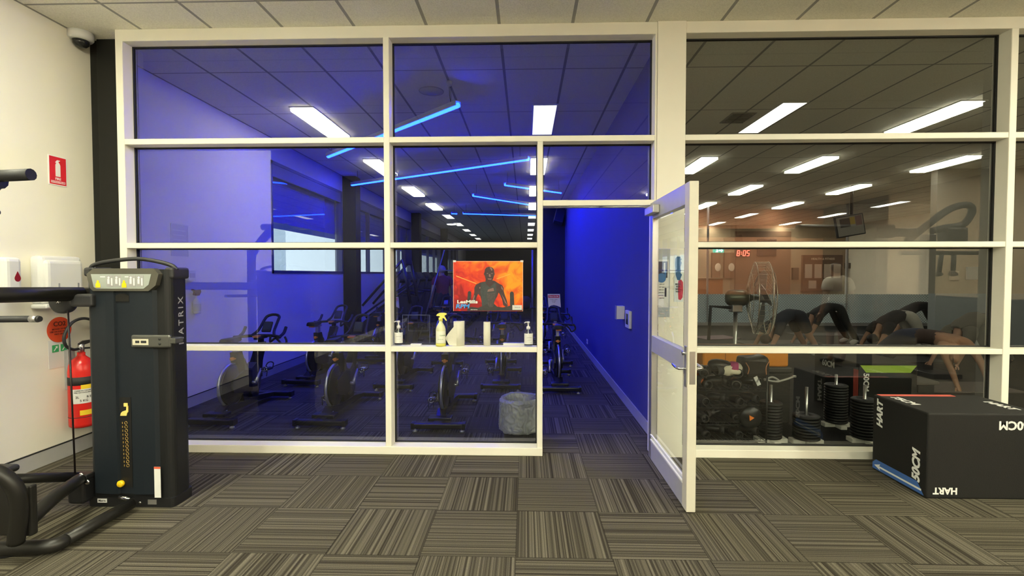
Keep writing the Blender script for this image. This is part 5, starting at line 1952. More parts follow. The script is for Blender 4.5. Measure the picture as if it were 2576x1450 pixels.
t = thing('plyometric_box', 'black jump box with a lime green band behind the weight plates', 'jump box', (3.66, 5.35, 0))
b = MB(); b.box((-0.29, -0.38, 0), (0.29, 0.38, 0.565), 0.012, 2); b.build('foam_body', FOAM, t)
b = MB(); b.prism([(-0.28, 0.548), (0.28, 0.548), (0.22, 0.475), (-0.22, 0.475)], (0, -0.38, 0), *FRONT, 0.0015); b.build('green_band', mat('band_lime', (0.36, 0.55, 0.06), 0.5), t)
b = MB()
text(b, '50CM', (-0.22, -0.3803, 0.375), ((0, 0, -1), (1, 0, 0)), 0.075, 0.03)
text(b, '60CM', (-0.2903, 0.12, 0.47), ((0, -1, 0), (0, 0, 1)), 0.09, 0.03)
b.build('lettering', PRINT, t)
b = MB(); b.box((-0.292, -0.37, 0.1), (-0.2905, -0.30, 0.5)); b.build('red_band', MATS['band_red'], t)
t = thing('orange_foam_block', 'orange foam block lying on a black box behind the glove rack', 'foam block', (2.17, 5.02, 0.555))
b = MB(); b.box((-0.42, -0.2, 0), (0.42, 0.2, 0.17), 0.02, 2); b.build('foam', mat('orange_foam', (0.80, 0.28, 0.01), 0.6), t)
b = MB(); b.box((-0.2, -0.202, 0.02), (-0.196, -0.2, 0.15)); b.build('seam', mat('seam_brown', (0.2, 0.08, 0.01), 0.7), t)
t = thing('equipment_chest', 'black chest under the orange foam block', 'chest', (2.05, 5.05, 0))
b = MB(); b.box((-0.5, -0.25, 0), (0.55, 0.2, 0.50), 0.015, 2); b.build('chest_body', FOAM, t)
b = MB(); b.box((-0.51, -0.26, 0.50), (0.56, 0.21, 0.555), 0.012, 2); b.build('lid', BLACKM, t)

t = thing('coiled_strap', 'grey strap lying over the left weight plates', 'strap', (2.25, 4.40, 0.515))
b = MB(); b.tube(smooth_path([(-0.1, 0.0, 0), (-0.02, 0.02, 0.025), (0.02, -0.02, -0.005), (-0.06, -0.03, 0.0), (-0.1, 0, 0.01), (0.0, 0.0, -0.012), (0.1, 0.02, 0.004), (0.18, 0.03, 0.03)], 6), 0.009, 6); b.build('webbing', mat('grey_webbing', (0.40, 0.39, 0.36), 0.6), t)
b = MB(); b.box((0.165, 0.02, 0.02), (0.195, 0.04, 0.04), 0.003); b.build('buckle', STEEL, t)

# ------------------------------------------------------------------ big pedestal fan
GALV = mat('bright_wire', (0.62, 0.62, 0.55), 0.25, 0.9)
fx, fy, fz = 2.68, 5.75, 1.19
t = thing('pedestal_fan', 'large silver pedestal fan turned sideways behind the right glass', 'fan', (fx, fy, 0))
FM = Matrix.Translation((0, 0, fz)) @ Matrix.Rotation(-0.32, 4, 'Z') @ Matrix.Rotation(PI / 2, 4, 'Y')     # local z -> +X-ish
b = MB()
R_ = 0.42
for (r, z) in ((R_, 0.0), (R_, 0.14), (R_ * 0.75, 0.19), (R_ * 0.5, 0.21), (R_ * 0.25, 0.22), (R_ * 0.7, -0.04), (R_ * 0.4, -0.07)):
    b.tube([FM @ Vector((r * math.cos(a), r * math.sin(a), z)) for a in [2 * PI * k / 40 for k in range(40)]], 0.005 if r == R_ else 0.003, 6, closed=True)
for k in range(44):
    a = 2 * PI * k / 44
    ca, sa = math.cos(a), math.sin(a)
    b.tube([FM @ Vector((r * ca, r * sa, z)) for r, z in ((0.06, 0.222), (R_ * 0.5, 0.21), (R_ * 0.75, 0.19), (R_ * 0.95, 0.155), (R_, 0.14), (R_, 0.0), (R_ * 0.7, -0.04), (R_ * 0.4, -0.07), (0.09, -0.085))], 0.0021, 5)
b.build('wire_guard', GALV, t)
b = MB()
b.lathe([(0, 0.05), (0.05, 0.05), (0.055, 0.12), (0.03, 0.16), (0, 0.16)], 20, FM)
for k in range(3):
    a = 2 * PI * k / 3 + 0.4
    blade = [(0.04, -0.04), (0.14, -0.10), (0.30, -0.13), (0.38, -0.06), (0.37, 0.06), (0.28, 0.11), (0.12, 0.07), (0.04, 0.04)]
    vs = [b.bm.verts.new(FM @ (Matrix.Rotation(a, 4, 'Z') @ Vector((x, y, 0.09 + y * 0.45)))) for x, y in blade]
    vs2 = [b.bm.verts.new(FM @ (Matrix.Rotation(a, 4, 'Z') @ Vector((x, y, 0.094 + y * 0.45)))) for x, y in blade]
    b.bm.faces.new(vs); b.bm.faces.new(vs2[::-1])
    for i in range(8):
        b.bm.faces.new((vs[i], vs2[i], vs2[(i + 1) % 8], vs[(i + 1) % 8]))
b.build('blade', mat('fan_blade_alu', (0.5, 0.5, 0.46), 0.35, 0.8), t)
b = MB()
b.lathe([(0, -0.32), (0.05, -0.315), (0.085, -0.29), (0.095, -0.26), (0.095, -0.12), (0.085, -0.08), (0.05, -0.05), (0.03, -0.02), (0.02, 0.06), (0, 0.06)], 28, FM)
b.build('motor', mat('olive_motor', (0.16, 0.17, 0.12), 0.3, 0.6), t)
b = MB()
mp = FM @ Vector((0, 0, -0.2))
b.box(mp + Vector((-0.06, -0.06, -0.17)), mp + Vector((0.06, 0.06, -0.08)), 0.01)
b.tube([(mp.x, mp.y, 0.06), (mp.x, mp.y, mp.z - 0.15)], 0.024, 14)
b.lathe([(0, 0), (0.26, 0), (0.26, 0.02), (0.06, 0.06), (0.03, 0.08), (0, 0.08)], 32, Matrix.Translation((mp.x, mp.y, 0)))
b.build('stand', STEEL, t)
b = MB()
b.tube([mp + Vector((-0.04, 0, -0.12)), mp + Vector((-0.30, -0.02, -0.10)), mp + Vector((-0.32, -0.02, -0.5))], 0.02, 8)
b.build('tilt_arm', BLACKM, t)

# ------------------------------------------------------------------ glass screen with frosted film at the back, hall beyond
w = bpy.data.objects.new('window_8', None); COL.objects.link(w)
struct(w, 'glass screen with dotted frosted film across the back of the exercise room', 'window')
b = MB()
b.box((1.25, 13.98, 0), (13.05, 14.06, 0.09))
for x in (1.3, 5.2, 9.1, 13.0):
    b.box((x - 0.02, 13.99, 0.09), (x + 0.02, 14.05, CEILZ))
b.build('screen_frame', mat('screen_frame_pale', (0.42, 0.42, 0.42), 0.5), w)
m = bpy.data.materials.new('dotted_film'); m.use_nodes = True
nt = m.node_tree; nt.nodes.clear()
x, y, z = world_xyz(nt)
sx = math_node(nt, 'SINE', math_node(nt, 'MULTIPLY', x, 2 * PI / 0.075))
sz = math_node(nt, 'SINE', math_node(nt, 'MULTIPLY', z, 2 * PI / 0.075))
dot = math_node(nt, 'GREATER_THAN', math_node(nt, 'MULTIPLY', sx, sz), 0.22)
nz = nt.nodes.new('ShaderNodeTexNoise'); nz.inputs['Scale'].default_value = 1.1
g = nt.nodes.new('ShaderNodeNewGeometry'); nt.links.new(g.outputs['Position'], nz.inputs['Vector'])
df = nt.nodes.new('ShaderNodeBsdfDiffuse'); df.inputs[0].default_value = (0.72, 0.84, 0.88, 1)
tl = nt.nodes.new('ShaderNodeBsdfTranslucent'); tl.inputs[0].default_value = (0.75, 0.82, 0.85, 1)
ad = nt.nodes.new('ShaderNodeMixShader'); ad.inputs[0].default_value = 0.5
nt.links.new(df.outputs[0], ad.inputs[1]); nt.links.new(tl.outputs[0], ad.inputs[2])
tr = nt.nodes.new('ShaderNodeBsdfTransparent'); tr.inputs[0].default_value = (0.6, 0.66, 0.68, 1)
mx = nt.nodes.new('ShaderNodeMixShader')
nt.links.new(math_node(nt, 'ADD', math_node(nt, 'MULTIPLY', dot, 0.5), 0.5), mx.inputs[0])
nt.links.new(tr.outputs[0], mx.inputs[1]); nt.links.new(ad.outputs[0], mx.inputs[2])
out = nt.nodes.new('ShaderNodeOutputMaterial'); nt.links.new(mx.outputs[0], out.inputs[0])
for x0, x1 in ((1.32, 5.18), (5.22, 9.08), (9.12, 12.98)):
    b = MB(); b.box((x0, 14.0, 0.09), (x1, 14.012, CEILZ)); b.build('glass_pane', PANE_OUT, w)
    b = MB(); b.box((x0, 13.994, 0.09), (x1, 13.997, 0.90)); b.build('frosted_film', m, w)

HB = mat('hall_brown', (0.16, 0.085, 0.045), 0.7)
for (x0, x1, z0, z1, lab) in ((1850, 1990, 0.0, 3.2, 'wide brown wall panel under the red clock'), (2168, 2222, 0, 3.3, 'narrow dark brown wall panel right of the notice board'), (2240, 2284, 0, 3.3, 'dark brown wall panel at the right of the hall')):
    X0, X1 = at(x0, 690, Y=19.9).x, at(x1, 690, Y=19.9).x
    b = MB(); b.box((X0, 19.93, z0), (X1, 20.0, z1), 0.01); o = b.build('wall_panel', HB); tag(o, lab, 'wall panel')


def hall_rect(name, lab, cat, x0, y0, x1, y1, m, Y=19.9, d=0.04):
    p, q = at(x0, y0, Y=Y), at(x1, y1, Y=Y)
    t = thing(name, lab, cat, ((p.x + q.x) / 2, Y, (p.z + q.z) / 2))
    hw, hh = (q.x - p.x) / 2, (p.z - q.z) / 2
    b = MB(); b.box((-hw, -d, -hh), (hw, 0.095 if Y > 19 else 0.03, hh), 0.005); b.build('board', m, t)
    return t, hw, hh


t, hw, hh = hall_rect('notice_board', 'brown notice board with pale sheets under a HEALTH & FITNESS heading', 'notice board', 2019, 642, 2117, 733, mat('board_brown', (0.07, 0.03, 0.012), 0.6))
b = MB(); text(b, 'HEALTH & FITNESS', (0, -0.043, hh - 0.16), FRONT, 0.11, 0.03); b.build('lettering', mat('board_print', (0.5, 0.4, 0.3), 0.6), t)
b = MB()
for k in range(4):
    x = -hw + 0.22 + k * (2 * hw - 0.44) / 3
    b.box((x - 0.14, -0.05, -0.2), (x + 0.14, -0.041, 0.36))
b.box((-0.55, -0.05, -0.62), (-0.25, -0.041, -0.3))
b.build_each('pinned_sheet', mat('board_sheet', (0.42, 0.33, 0.27), 0.7), t)
t, hw, hh = hall_rect('wall_clock', 'red digital clock reading 8:05 on the brown wall', 'clock', 1850, 628, 1886, 647, BLACK)
b = MB()
SEG = {'a': (-0.5, 1, 0.5, 1), 'b': (.5, 0, .5, 1), 'c': (.5, -1, .5, 0), 'd': (-.5, -1, .5, -1), 'e': (-.5, -1, -.5, 0), 'f': (-.5, 0, -.5, 1), 'g': (-.5, 0, .5, 0)}
for ch, xo in (('abcdefg', -0.19), ('abcdef', 0.05), ('afgcd', 0.20)):
    for s in ch:
        x0, z0, x1, z1 = SEG[s]
        sc = (0.088, 0.105)
        sh = 0.012
        b.tube([(xo + x0 * sc[0] * 2 / 2 + z0 * sh, -0.05, z0 * sc[1]), (xo + x1 * sc[0] * 2 / 2 + z1 * sh, -0.05, z1 * sc[1])], 0.0145, 6)
for z in (-0.035, 0.04):
    b.ball((-0.07, -0.05, z), 0.018, 8)
b.build('digit', emitter('red_led', (1.0, 0.05, 0.03), 5.0), t)
t, hw, hh = hall_rect('exit_sign', 'small green exit sign with a running figure and arrow', 'sign', 1795, 625, 1820, 636, mat('exit_green', (0.02, 0.22, 0.15), 0.4, emit=(0.05, 0.45, 0.32), strength=0.7))
b = MB(); b.prism([(0.0, 0.03), (0.09, 0.03), (0.09, 0.075), (0.17, 0), (0.09, -0.075), (0.09, -0.03), (0.0, -0.03)], (0, -0.042, 0), *FRONT, 0.002)
b.prism([(-0.14, -0.07), (-0.09, -0.02), (-0.1, 0.04), (-0.06, 0.06), (-0.03, 0.0), (-0.03, -0.07)], (0, -0.042, 0), *FRONT, 0.002); b.ball((-0.07, -0.043, 0.075), 0.02, 8)
b.build('pictogram', emitter('exit_white', (0.7, 1, 0.9), 1.2), t)
hall_rect('wall_poster', 'dark poster on the cream wall left of the notice board', 'poster', 1994, 674, 2008, 704, mat('poster_dark', (0.05, 0.035, 0.02), .6))
hall_rect('wall_picture', 'small dark picture right of the notice board', 'picture', 2128, 662, 2146, 676, MATS['poster_dark'])
hall_rect('wall_sheet', 'white notice pinned below the hanging rings at the right', 'notice', 2391, 682, 2412, 706, mat('sheet_cream', (0.62, 0.56, 0.46), .7), Y=9.36, d=0.01)
hall_rect('wall_sheet', 'pale blue notice on the right wall of the exercise room', 'notice', 2433, 672, 2459, 704, mat('sheet_blue', (0.45, 0.52, 0.52), .7), Y=9.36, d=0.01)
t, hw, hh = hall_rect('wall_screen', 'dark wall screen on the brown panel above the fan', 'screen', 1905, 602, 1952, 645, mat('dark_screen', (0.012, 0.013, 0.014), 0.25))
for (x0, x1, lab) in ((1791, 1811, 'tall brown and white banner under the exit sign'), (1822, 1846, 'tall brown banner left of the brown wall panel')):
    t, hw, hh = hall_rect('banner', lab, 'banner', x0, 636, x1, 700, HB)
    b = MB(); b.ball((hw * 0.4, -0.045, -hh * 0.15), 0.13, 10, (1, .1, 1.3)); b.build('printed_patch', mat('banner_cream', (0.6, 0.5, 0.4), .7), t)
t = thing('reception_counter', 'orange brown reception counter beyond the frosted screen at left', 'counter', (8.0, 18.6, 0))
p, q = at(1752, 690, Y=18.2), at(1818, 690, Y=18.2)
t.location = ((p.x + q.x) / 2, 18.4, 0)
hw = (q.x - p.x) / 2
b = MB(); b.box((-hw, -0.25, 0), (hw, 0.25, 1.28), 0.02); b.build('counter_front', mat('orange_timber', (0.30, 0.10, 0.025), 0.5, var=0.3, scale=5), t)
b = MB(); b.box((-hw - 0.03, -0.3, 1.28), (hw + 0.03, 0.3, 1.33), 0.01); b.build('counter_top', mat('counter_top_brown', (0.18, 0.10, 0.05), 0.3), t)
t = thing('hanging_screen', 'framed television hanging from the ceiling, tilted, in the exercise room', 'television', at(2137, 568, Y=11.0))
MR = Matrix.Rotation(-0.17, 4, 'Y')
b = MB(); b.box((-0.31, -0.03, -0.235), (0.31, 0.03, 0.235), 0.01, M=MR); b.build('bezel', BLACKM, t)
b = MB(); b.box((-0.285, -0.034, -0.21), (0.285, -0.03, 0.21), M=MR); b.build('picture_area', mat('tv_white', (0.35, 0.32, 0.28), .4), t)
b = MB(); b.box((-0.22, -0.037, -0.02), (-0.0, -0.034, 0.17), M=MR); b.build('dark_picture', mat('tv_dark', (0.07, 0.05, 0.04), .5), t)
b = MB(); b.box((0.0, -0.037, 0.02), (0.11, -0.034, 0.18), M=MR); b.build('yellow_picture', mat('tv_yellow', (0.5, 0.36, 0.06), .5), t)
b = MB(); b.box((0.12, -0.037, -0.02), (0.26, -0.034, 0.19), M=MR); b.build('figure_picture', mat('tv_mauve', (0.25, 0.15, 0.14), .5), t)
b = MB(); b.tube([(0.06, 0.03, 0.2), (0.06, 0.03, CEILZ - at(2137, 568, Y=11.0).z)], 0.03, 10); b.build('ceiling_pole', BLACKM, t)
t = thing('air_vent', 'dark slatted air vent in the exercise room ceiling', 'vent', at(1880, 296, Z=CEILZ) + Vector((-0.12, 0, 0)))
b = MB(); b.box((-0.15, -0.2, -0.01), (0.15, 0.2, 0.0)); b.build('vent_frame', mat('vent_grey', (.2, .2, .18), .5), t)
b = MB()
for k in range(7):
    b.box((-0.13, -0.17 + k * 0.052, -0.022), (0.13, -0.15 + k * 0.052, -0.010))
b.build('louvre', mat('louvre_dark', (.05, .05, .045), .5), t)

# mats on the floor
for i, (px, py, w_, l_, rz, c, lab) in enumerate(((1955, 862, 1.7, .6, .1, (0.06, 0.05, 0.045), 'dark exercise mat under the person in navy shorts'), (2240, 905, 1.6, .6, .0, (0.03, 0.03, 0.035), 'black exercise mat under the person in white leggings'),
                                                 (2080, 842, 1.7, .6, .0, (0.05, 0.05, 0.055), 'grey exercise mat under the person with the white leg stripe'), (2410, 975, 1.2, .6, 0, (0.10, 0.08, 0.08), 'mauve exercise mat under the bare shouldered person'), (1800, 850, 0.9, .6, .3, (0.20, 0.12, 0.16), 'folded mauve mat left of the fan'), (1830, 872, 0.7, 0.5, .1, (0.35, 0.08, 0.07), 'red exercise mat behind the fan post'), (2290, 832, 1.4, .6, 0, (0.10, 0.10, 0.10), 'grey exercise mat under the person in black tights'))):
    p = at(px, py, Z=0)
    b = MB(); b.box((-w_ / 2, -l_ / 2, 0.001), (w_ / 2, l_ / 2, 0.010), 0.003)
    o = b.build('exercise_mat', mat('mat_%d' % i, c, 0.7, bump=0.1, scale=90)); o.location = (p.x, p.y, 0); o.rotation_euler = (0, 0, rz)
    tag(o, lab, 'exercise mat', 'exercise mats on the floor')
t = thing('step_platform', 'low grey step platform behind the weight plates', 'step', at(2235, 985, Z=0) + Vector((-0.05, 0.1, 0)))
b = MB(); b.box((-0.6, -0.2, 0.10), (0.6, 0.2, 0.15), 0.02); b.build('top', mat('step_grey', (0.12, 0.11, 0.10), .7), t)
for sx in (-0.45, 0.45):
    b = MB(); b.box((sx - 0.1, -0.18, 0.0), (sx + 0.1, 0.18, 0.10), 0.01); b.build('riser', BLACKM, t)

# ------------------------------------------------------------------ machines at the right of the front room (mirrored in the glass)
t = thing('cable_crossover', 'dark cable crossover machine to the right of the viewer, mirrored in the right glass', 'exercise machine', (4.2, 0.7, 0))
b = MB()
b.box((-1.9, -0.05, 2.02), (1.5, 0.05, 2.14), 0.01); b.box((-0.2, -0.06, 2.0), (1.2, 0.06, 2.2), 0.03)
b.build('top_beam', BLACK, t)
for x in (0.82, 1.70):
    b = MB(); b.box((x - 0.07, -0.07, 0), (x + 0.07, 0.07, 2.05), 0.01); b.box((x - 0.2, -0.4, 0), (x + 0.2, 0.4, 0.07), 0.01); b.build('upright', BLACK, t)
b = MB(); b.tube([(-1.85, 0, 0.02), (-1.85, 0, 2.05)], 0.05, 10); b.box((-2.0, -0.3, 0), (-1.7, 0.3, 0.05)); b.build('far_post', BLACK, t)
b = MB()
b.tube(smooth_path([(1.4, 0, 1.95), (1.7, 0, 2.2), (2.0, 0, 2.42), (2.25, 0, 2.48), (2.32, 0, 2.38), (2.2, 0, 2.2), (1.95, 0, 2.15), (1.75, 0, 2.1)], 6), 0.05, 10)
b.box((1.9, -0.1, 1.9), (2.2, 0.1, 2.15), 0.03)
b.build('loop_handle', BLACKM, t)
b = MB()
b.tube([(1.3, 0, 1.78), (2.9, 0, 1.78)], 0.03); b.tube([(1.9, 0, 1.76), (1.87, 0, 1.5)], 0.03, 8); b.tube([(2.08, 0, 1.76), (2.07, 0, 1.5)], 0.03, 8)
b.ball((1.86, 0, 1.47), 0.07, 10, (1, .6, .5)); b.ball((2.07, 0, 1.47), 0.07, 10, (1, .6, .5)); b.tube([(2.85, 0, 1.78), (2.85, 0, 0)], 0.04)
b.build('side_arm', BLACKM, t)

# ------------------------------------------------------------------ people
SKIN = mat('light_skin', (0.46, 0.26, 0.17), 0.55, var=0.06)
SKIND = mat('tan_skin', (0.36, 0.19, 0.11), 0.55, var=0.06)
HAIRB = mat('brown_hair', (0.045, 0.026, 0.017), 0.5, var=0.3, scale=60)
HAIRD = mat('dark_hair', (0.016, 0.012, 0.010), 0.5, var=0.3, scale=60)
HAIRG = mat('grey_hair', (0.40, 0.36, 0.28), 0.6, var=0.2, scale=60)


def hand_chain(V, E, R, w, d, n, s):
    """Palm, four unequal bent fingers and a thumb, as skin chains rooted at the wrist vertex."""
    d, n = Vector(d).normalized(), Vector(n).normalized()
    side = d.cross(n).normalized() * s
    W = Vector(V[w])
    p = len(V)
    V.append(W + d * 0.05); R.append((0.036, 0.016)); E.append((w, p))
    for k, (off, ln) in enumerate(((-0.030, 0.068), (-0.010, 0.078), (0.010, 0.073), (0.029, 0.058))):
        base = W + d * 0.085 + side * off
        i = len(V)
        V += [base, base + d * ln * 0.5 - n * 0.006, base + d * ln - n * 0.02]
        R += [0.0095, 0.0088, 0.0075]
        E += [(p, i), (i, i + 1), (i + 1, i + 2)]
    i = len(V)
    b0 = W + d * 0.03 - side * 0.034
    V += [b0, b0 + d * 0.03 - side * 0.022, b0 + d * 0.055 - side * 0.028 - n * 0.008]
    R += [0.012, 0.0105, 0.009]
    E += [(p, i), (i, i + 1), (i + 1, i + 2)]


def person(lab, J, skin, clothes, hair, facing, palm=(0, 0, 1), scale=1.0, longhair=False):
    """J: world joints. clothes: list of (name, material, joint chains, extra radius)."""
    root = Vector(J['pelvis'])
    rads = dict(pelvis=(0.135, 0.105), waist=(0.115, 0.09), chest=(0.14, 0.10), neck=0.05, shL=0.062, shR=0.062, elL=0.042, elR=0.042, wrL=0.027, wrR=0.027,
                hipL=0.088, hipR=0.088, knL=0.06, knR=0.06, anL=0.04, anR=0.04, toL=0.03, toR=0.03, cfL=0.056, cfR=0.056, thL=0.08, thR=0.08)
    J = {k: Vector(v) for k, v in J.items()}
    for s in 'LR':
        J['th' + s] = J['hip' + s].lerp(J['kn' + s], 0.45)
        J['cf' + s] = J['kn' + s].lerp(J['an' + s], 0.3)
    head = J['head']
    up = (head - J['neck']).normalized()
    fd = Vector(facing).normalized()
    names = list(rads)
    V = [J[n] for n in names]
    R = [rads[n] for n in names]
    ix = {n: i for i, n in enumerate(names)}
    ch = [('pelvis', 'waist'), ('waist', 'chest'), ('chest', 'neck')]
    for s in 'LR':
        ch += [('chest', 'sh' + s), ('sh' + s, 'el' + s), ('el' + s, 'wr' + s), ('pelvis', 'hip' + s), ('hip' + s, 'th' + s), ('th' + s, 'kn' + s), ('kn' + s, 'cf' + s), ('cf' + s, 'an' + s), ('an' + s, 'to' + s)]
    E = [(ix[a], ix[c]) for a, c in ch]
    h0 = len(V)
    V += [head - up * 0.05 + fd * 0.02, head + up * 0.03, head + up * 0.09 - fd * 0.01, head + fd * 0.085 - up * 0.01]
    R += [0.062, 0.084, 0.06, 0.016]
    E += [(ix['neck'], h0), (h0, h0 + 1), (h0 + 1, h0 + 2), (h0 + 1, h0 + 3)]
    sd = fd.cross(up).normalized()
    for s in (-1, 1):
        V.append(head + sd * 0.088 * s); R.append((0.012, 0.022)); E.append((h0 + 1, len(V) - 1))
    for s, sg in (('L', 1), ('R', -1)):
        hand_chain(V, E, R, ix['wr' + s], J.get('hd' + s, J['wr' + s] - J['el' + s]) if 'hd' + s in J else (J['wr' + s] - J['el' + s]), palm, sg)
    me = skin_mesh([v - root for v in V], E, R, 0, 2)
    t = thing('person', lab, 'person', root)
    b = MB(); b.add_mesh(me, None, True); b.build('body', skin, t)
    bones = []
    for i, j in E:
        ri = R[i][0] if isinstance(R[i], tuple) else R[i]
        rj = R[j][0] if isinstance(R[j], tuple) else R[j]
        bones.append((i, j, V[i] - root, V[j] - root, ri, rj))
    owner = []
    for v in me.vertices:
        best = (1e9, 0, 0)
        for k, (i, j, p0, p1, ri, rj) in enumerate(bones):
            dd = p1 - p0
            tt = max(0.0, min(1.0, (v.co - p0).dot(dd) / max(dd.length_squared, 1e-9)))
            dist = (v.co - (p0 + dd * tt)).length / (ri + (rj - ri) * tt)
            if dist < best[0]:
                best = (dist, k, tt)
        owner.append(best)
    bx = {}
    for k, bo in enumerate(bones):
        bx[(bo[0], bo[1])] = (k, False)
        bx[(bo[1], bo[0])] = (k, True)
    for nm, m, chains, ex in clothes:
        lim = {}
        for c in chains:
            for j0, j1 in zip(c, c[1:]):
                f_ = 1.0
                if isinstance(j1, tuple):
                    j1, f_ = j1[1], j1[2]
                if j0 + '>' + j1 in ('shL>elL', 'shR>elR', 'chest>neck') or (ix[j0], ix[j1]) in bx:
                    k, rev = bx[(ix[j0], ix[j1])]
                    lim[k] = (1 - f_, 1.0) if rev else (0.0, f_)
        ok = [o_[1] in lim and lim[o_[1]][0] - 1e-6 <= o_[2] <= lim[o_[1]][1] + 1e-6 for o_ in owner]
        cb = bmesh.new()
        cb.from_mesh(me)
        cb.verts.ensure_lookup_table()
        cb.normal_update()
        off = []
        for v_ in cb.verts:
            _d, k_, t_ = owner[v_.index]
            ax_ = bones[k_][2].lerp(bones[k_][3], t_)
            off.append(v_.normal * (1 if v_.normal.dot(v_.co - ax_) >= 0 else -1))
        keep = [all(ok[v_.index] for v_ in f_.verts) for f_ in cb.faces]
        dead = [f_ for f_, k_ in zip(cb.faces[:], keep) if not k_]
        hem = set(v_.index for f_ in dead for v_ in f_.verts)
        for v_ in cb.verts:
            v_.co += off[v_.index] * ((ex + 0.004) * (0.35 if v_.index in hem else 1.0))
        bmesh.ops.delete(cb, geom=dead, context='FACES')
        cm = bpy.data.meshes.new(nm)
        cb.to_mesh(cm)
        cb.free()
        b = MB(); b.add_mesh(cm, None, True); b.build(nm, m, t)
    b = MB()
    hc = head + up * 0.045 - fd * 0.02 - root
    Mh = Matrix((sd, fd, up)).transposed().to_4x4()
    b.ball(hc, 0.098, 16, (0.95, 1.0, 0.95), Mh)
    if longhair:
        b.tube(smooth_path([hc - fd * 0.08, hc - fd * 0.13 + Vector((0, 0, -0.05)), hc - fd * 0.12 + Vector((0, 0, -0.2))], 4), [0.04] * 4 + [0.035] * 4 + [0.012], 10)
    for v in b.bm.verts:
        v.co += Vector((noise.noise(v.co * 30), noise.noise(v.co * 30 + Vector((5, 0, 0))), 0)) * 0.006
    b.build('hair', hair, t)
    b = MB()
    for s in (-1, 1):
        b.ball(head + fd * 0.078 + up * 0.022 + sd * 0.032 * s - root, 0.011, 8)
    b.build('eye', INK, t)
    return t


def stand(x, y, face, lean=0.0, h=1.7, arms='down'):
    """Upright pose; face = unit (x, y) direction of the chest."""
    f = Vector((face[0], face[1], 0)).normalized()
    s = Vector((0, 0, 1)).cross(f)
    k = h / 1.72
    o = Vector((x, y, 0))

    def p(a, bb, z):
        return o + s * a * k + f * bb * k + Vector((0, 0, z * k))
    J = dict(pelvis=p(0, 0, 0.97), waist=p(0, 0.0, 1.13), chest=p(0, 0.01, 1.33), neck=p(0, 0.02, 1.48), head=p(0, 0.05, 1.58),
             shL=p(0.18, 0, 1.40), shR=p(-0.18, 0, 1.40), elL=p(0.25, -0.03, 1.12), elR=p(-0.25, -0.03, 1.12), wrL=p(0.26, 0.05, 0.88), wrR=p(-0.26, 0.05, 0.88),
             hipL=p(0.095, 0, 0.91), hipR=p(-0.095, 0, 0.91), knL=p(0.11, 0.02, 0.5), knR=p(-0.11, 0.02, 0.5), anL=p(0.12, -0.01, 0.09), anR=p(-0.12, -0.01, 0.09), toL=p(0.14, 0.17, 0.035), toR=p(-0.14, 0.17, 0.035))
    return J, f


TOP = [['waist', 'chest', 'neck'], ['chest', 'shL', ('shL', 'elL', 0.55)], ['chest', 'shR', ('shR', 'elR', 0.55)]]
TOPW = [['pelvis', 'waist', 'chest', ('chest', 'neck', 0.6)], ['chest', 'shL', ('shL', 'elL', 0.6)], ['chest', 'shR', ('shR', 'elR', 0.6)]]
SINGLET = [['waist', 'chest', ('chest', 'neck', 0.5)], ['chest', ('chest', 'shL', 0.7)], ['chest', ('chest', 'shR', 0.7)]]
LEG = [['waist', 'pelvis', 'hipL', 'thL', 'knL', 'cfL', 'anL'], ['pelvis', 'hipR', 'thR', 'knR', 'cfR', 'anR']]
SHORT = [['waist', 'pelvis', 'hipL', 'thL', ('thL', 'knL', 0.8)], ['pelvis', 'hipR', 'thR', ('thR', 'knR', 0.8)]]
SHOE = [['anL', 'toL'], ]
SHOER = [['anR', 'toR'], ]


def cloth(name, c, r=0.8):
    return mat(name, c, r, var=0.1, scale=40)


# standing woman far back in the blue room
p = at(1113, 690, Y=11.05)
J, f = stand(p.x, 11.05, (-0.6, 1), h=1.68)
person('person in a dark red shirt with pale hair standing among the far machines', J, SKIN,
       [('red_shirt', cloth('dark_red_cotton', (0.24, 0.02, 0.045)), TOPW, 0.016), ('dark_trousers', cloth('navy_trousers', (0.012, 0.012, 0.025)), LEG, 0.012), ('left_shoe', BLACKM, SHOE, 0.012), ('right_shoe', BLACKM, SHOER, 0.012)], HAIRG, f)
# man beside the viewer, seen mirrored in the right glass with his back to it
J, f = stand(5.09, -0.05, (-0.15, -1), h=1.66)
person('person in a pale T-shirt with his back to the right glass, mirrored in it', J, SKIN,
       [('pale_shirt', cloth('pale_cotton', (0.85, 0.80, 0.70)), TOPW, 0.03), ('dark_shorts', cloth('charcoal_shorts', (0.04, 0.04, 0.04)), SHORT, 0.02), ('left_shoe', BLACKM, SHOE, 0.012), ('right_shoe', BLACKM, SHOER, 0.012)], HAIRB, f)


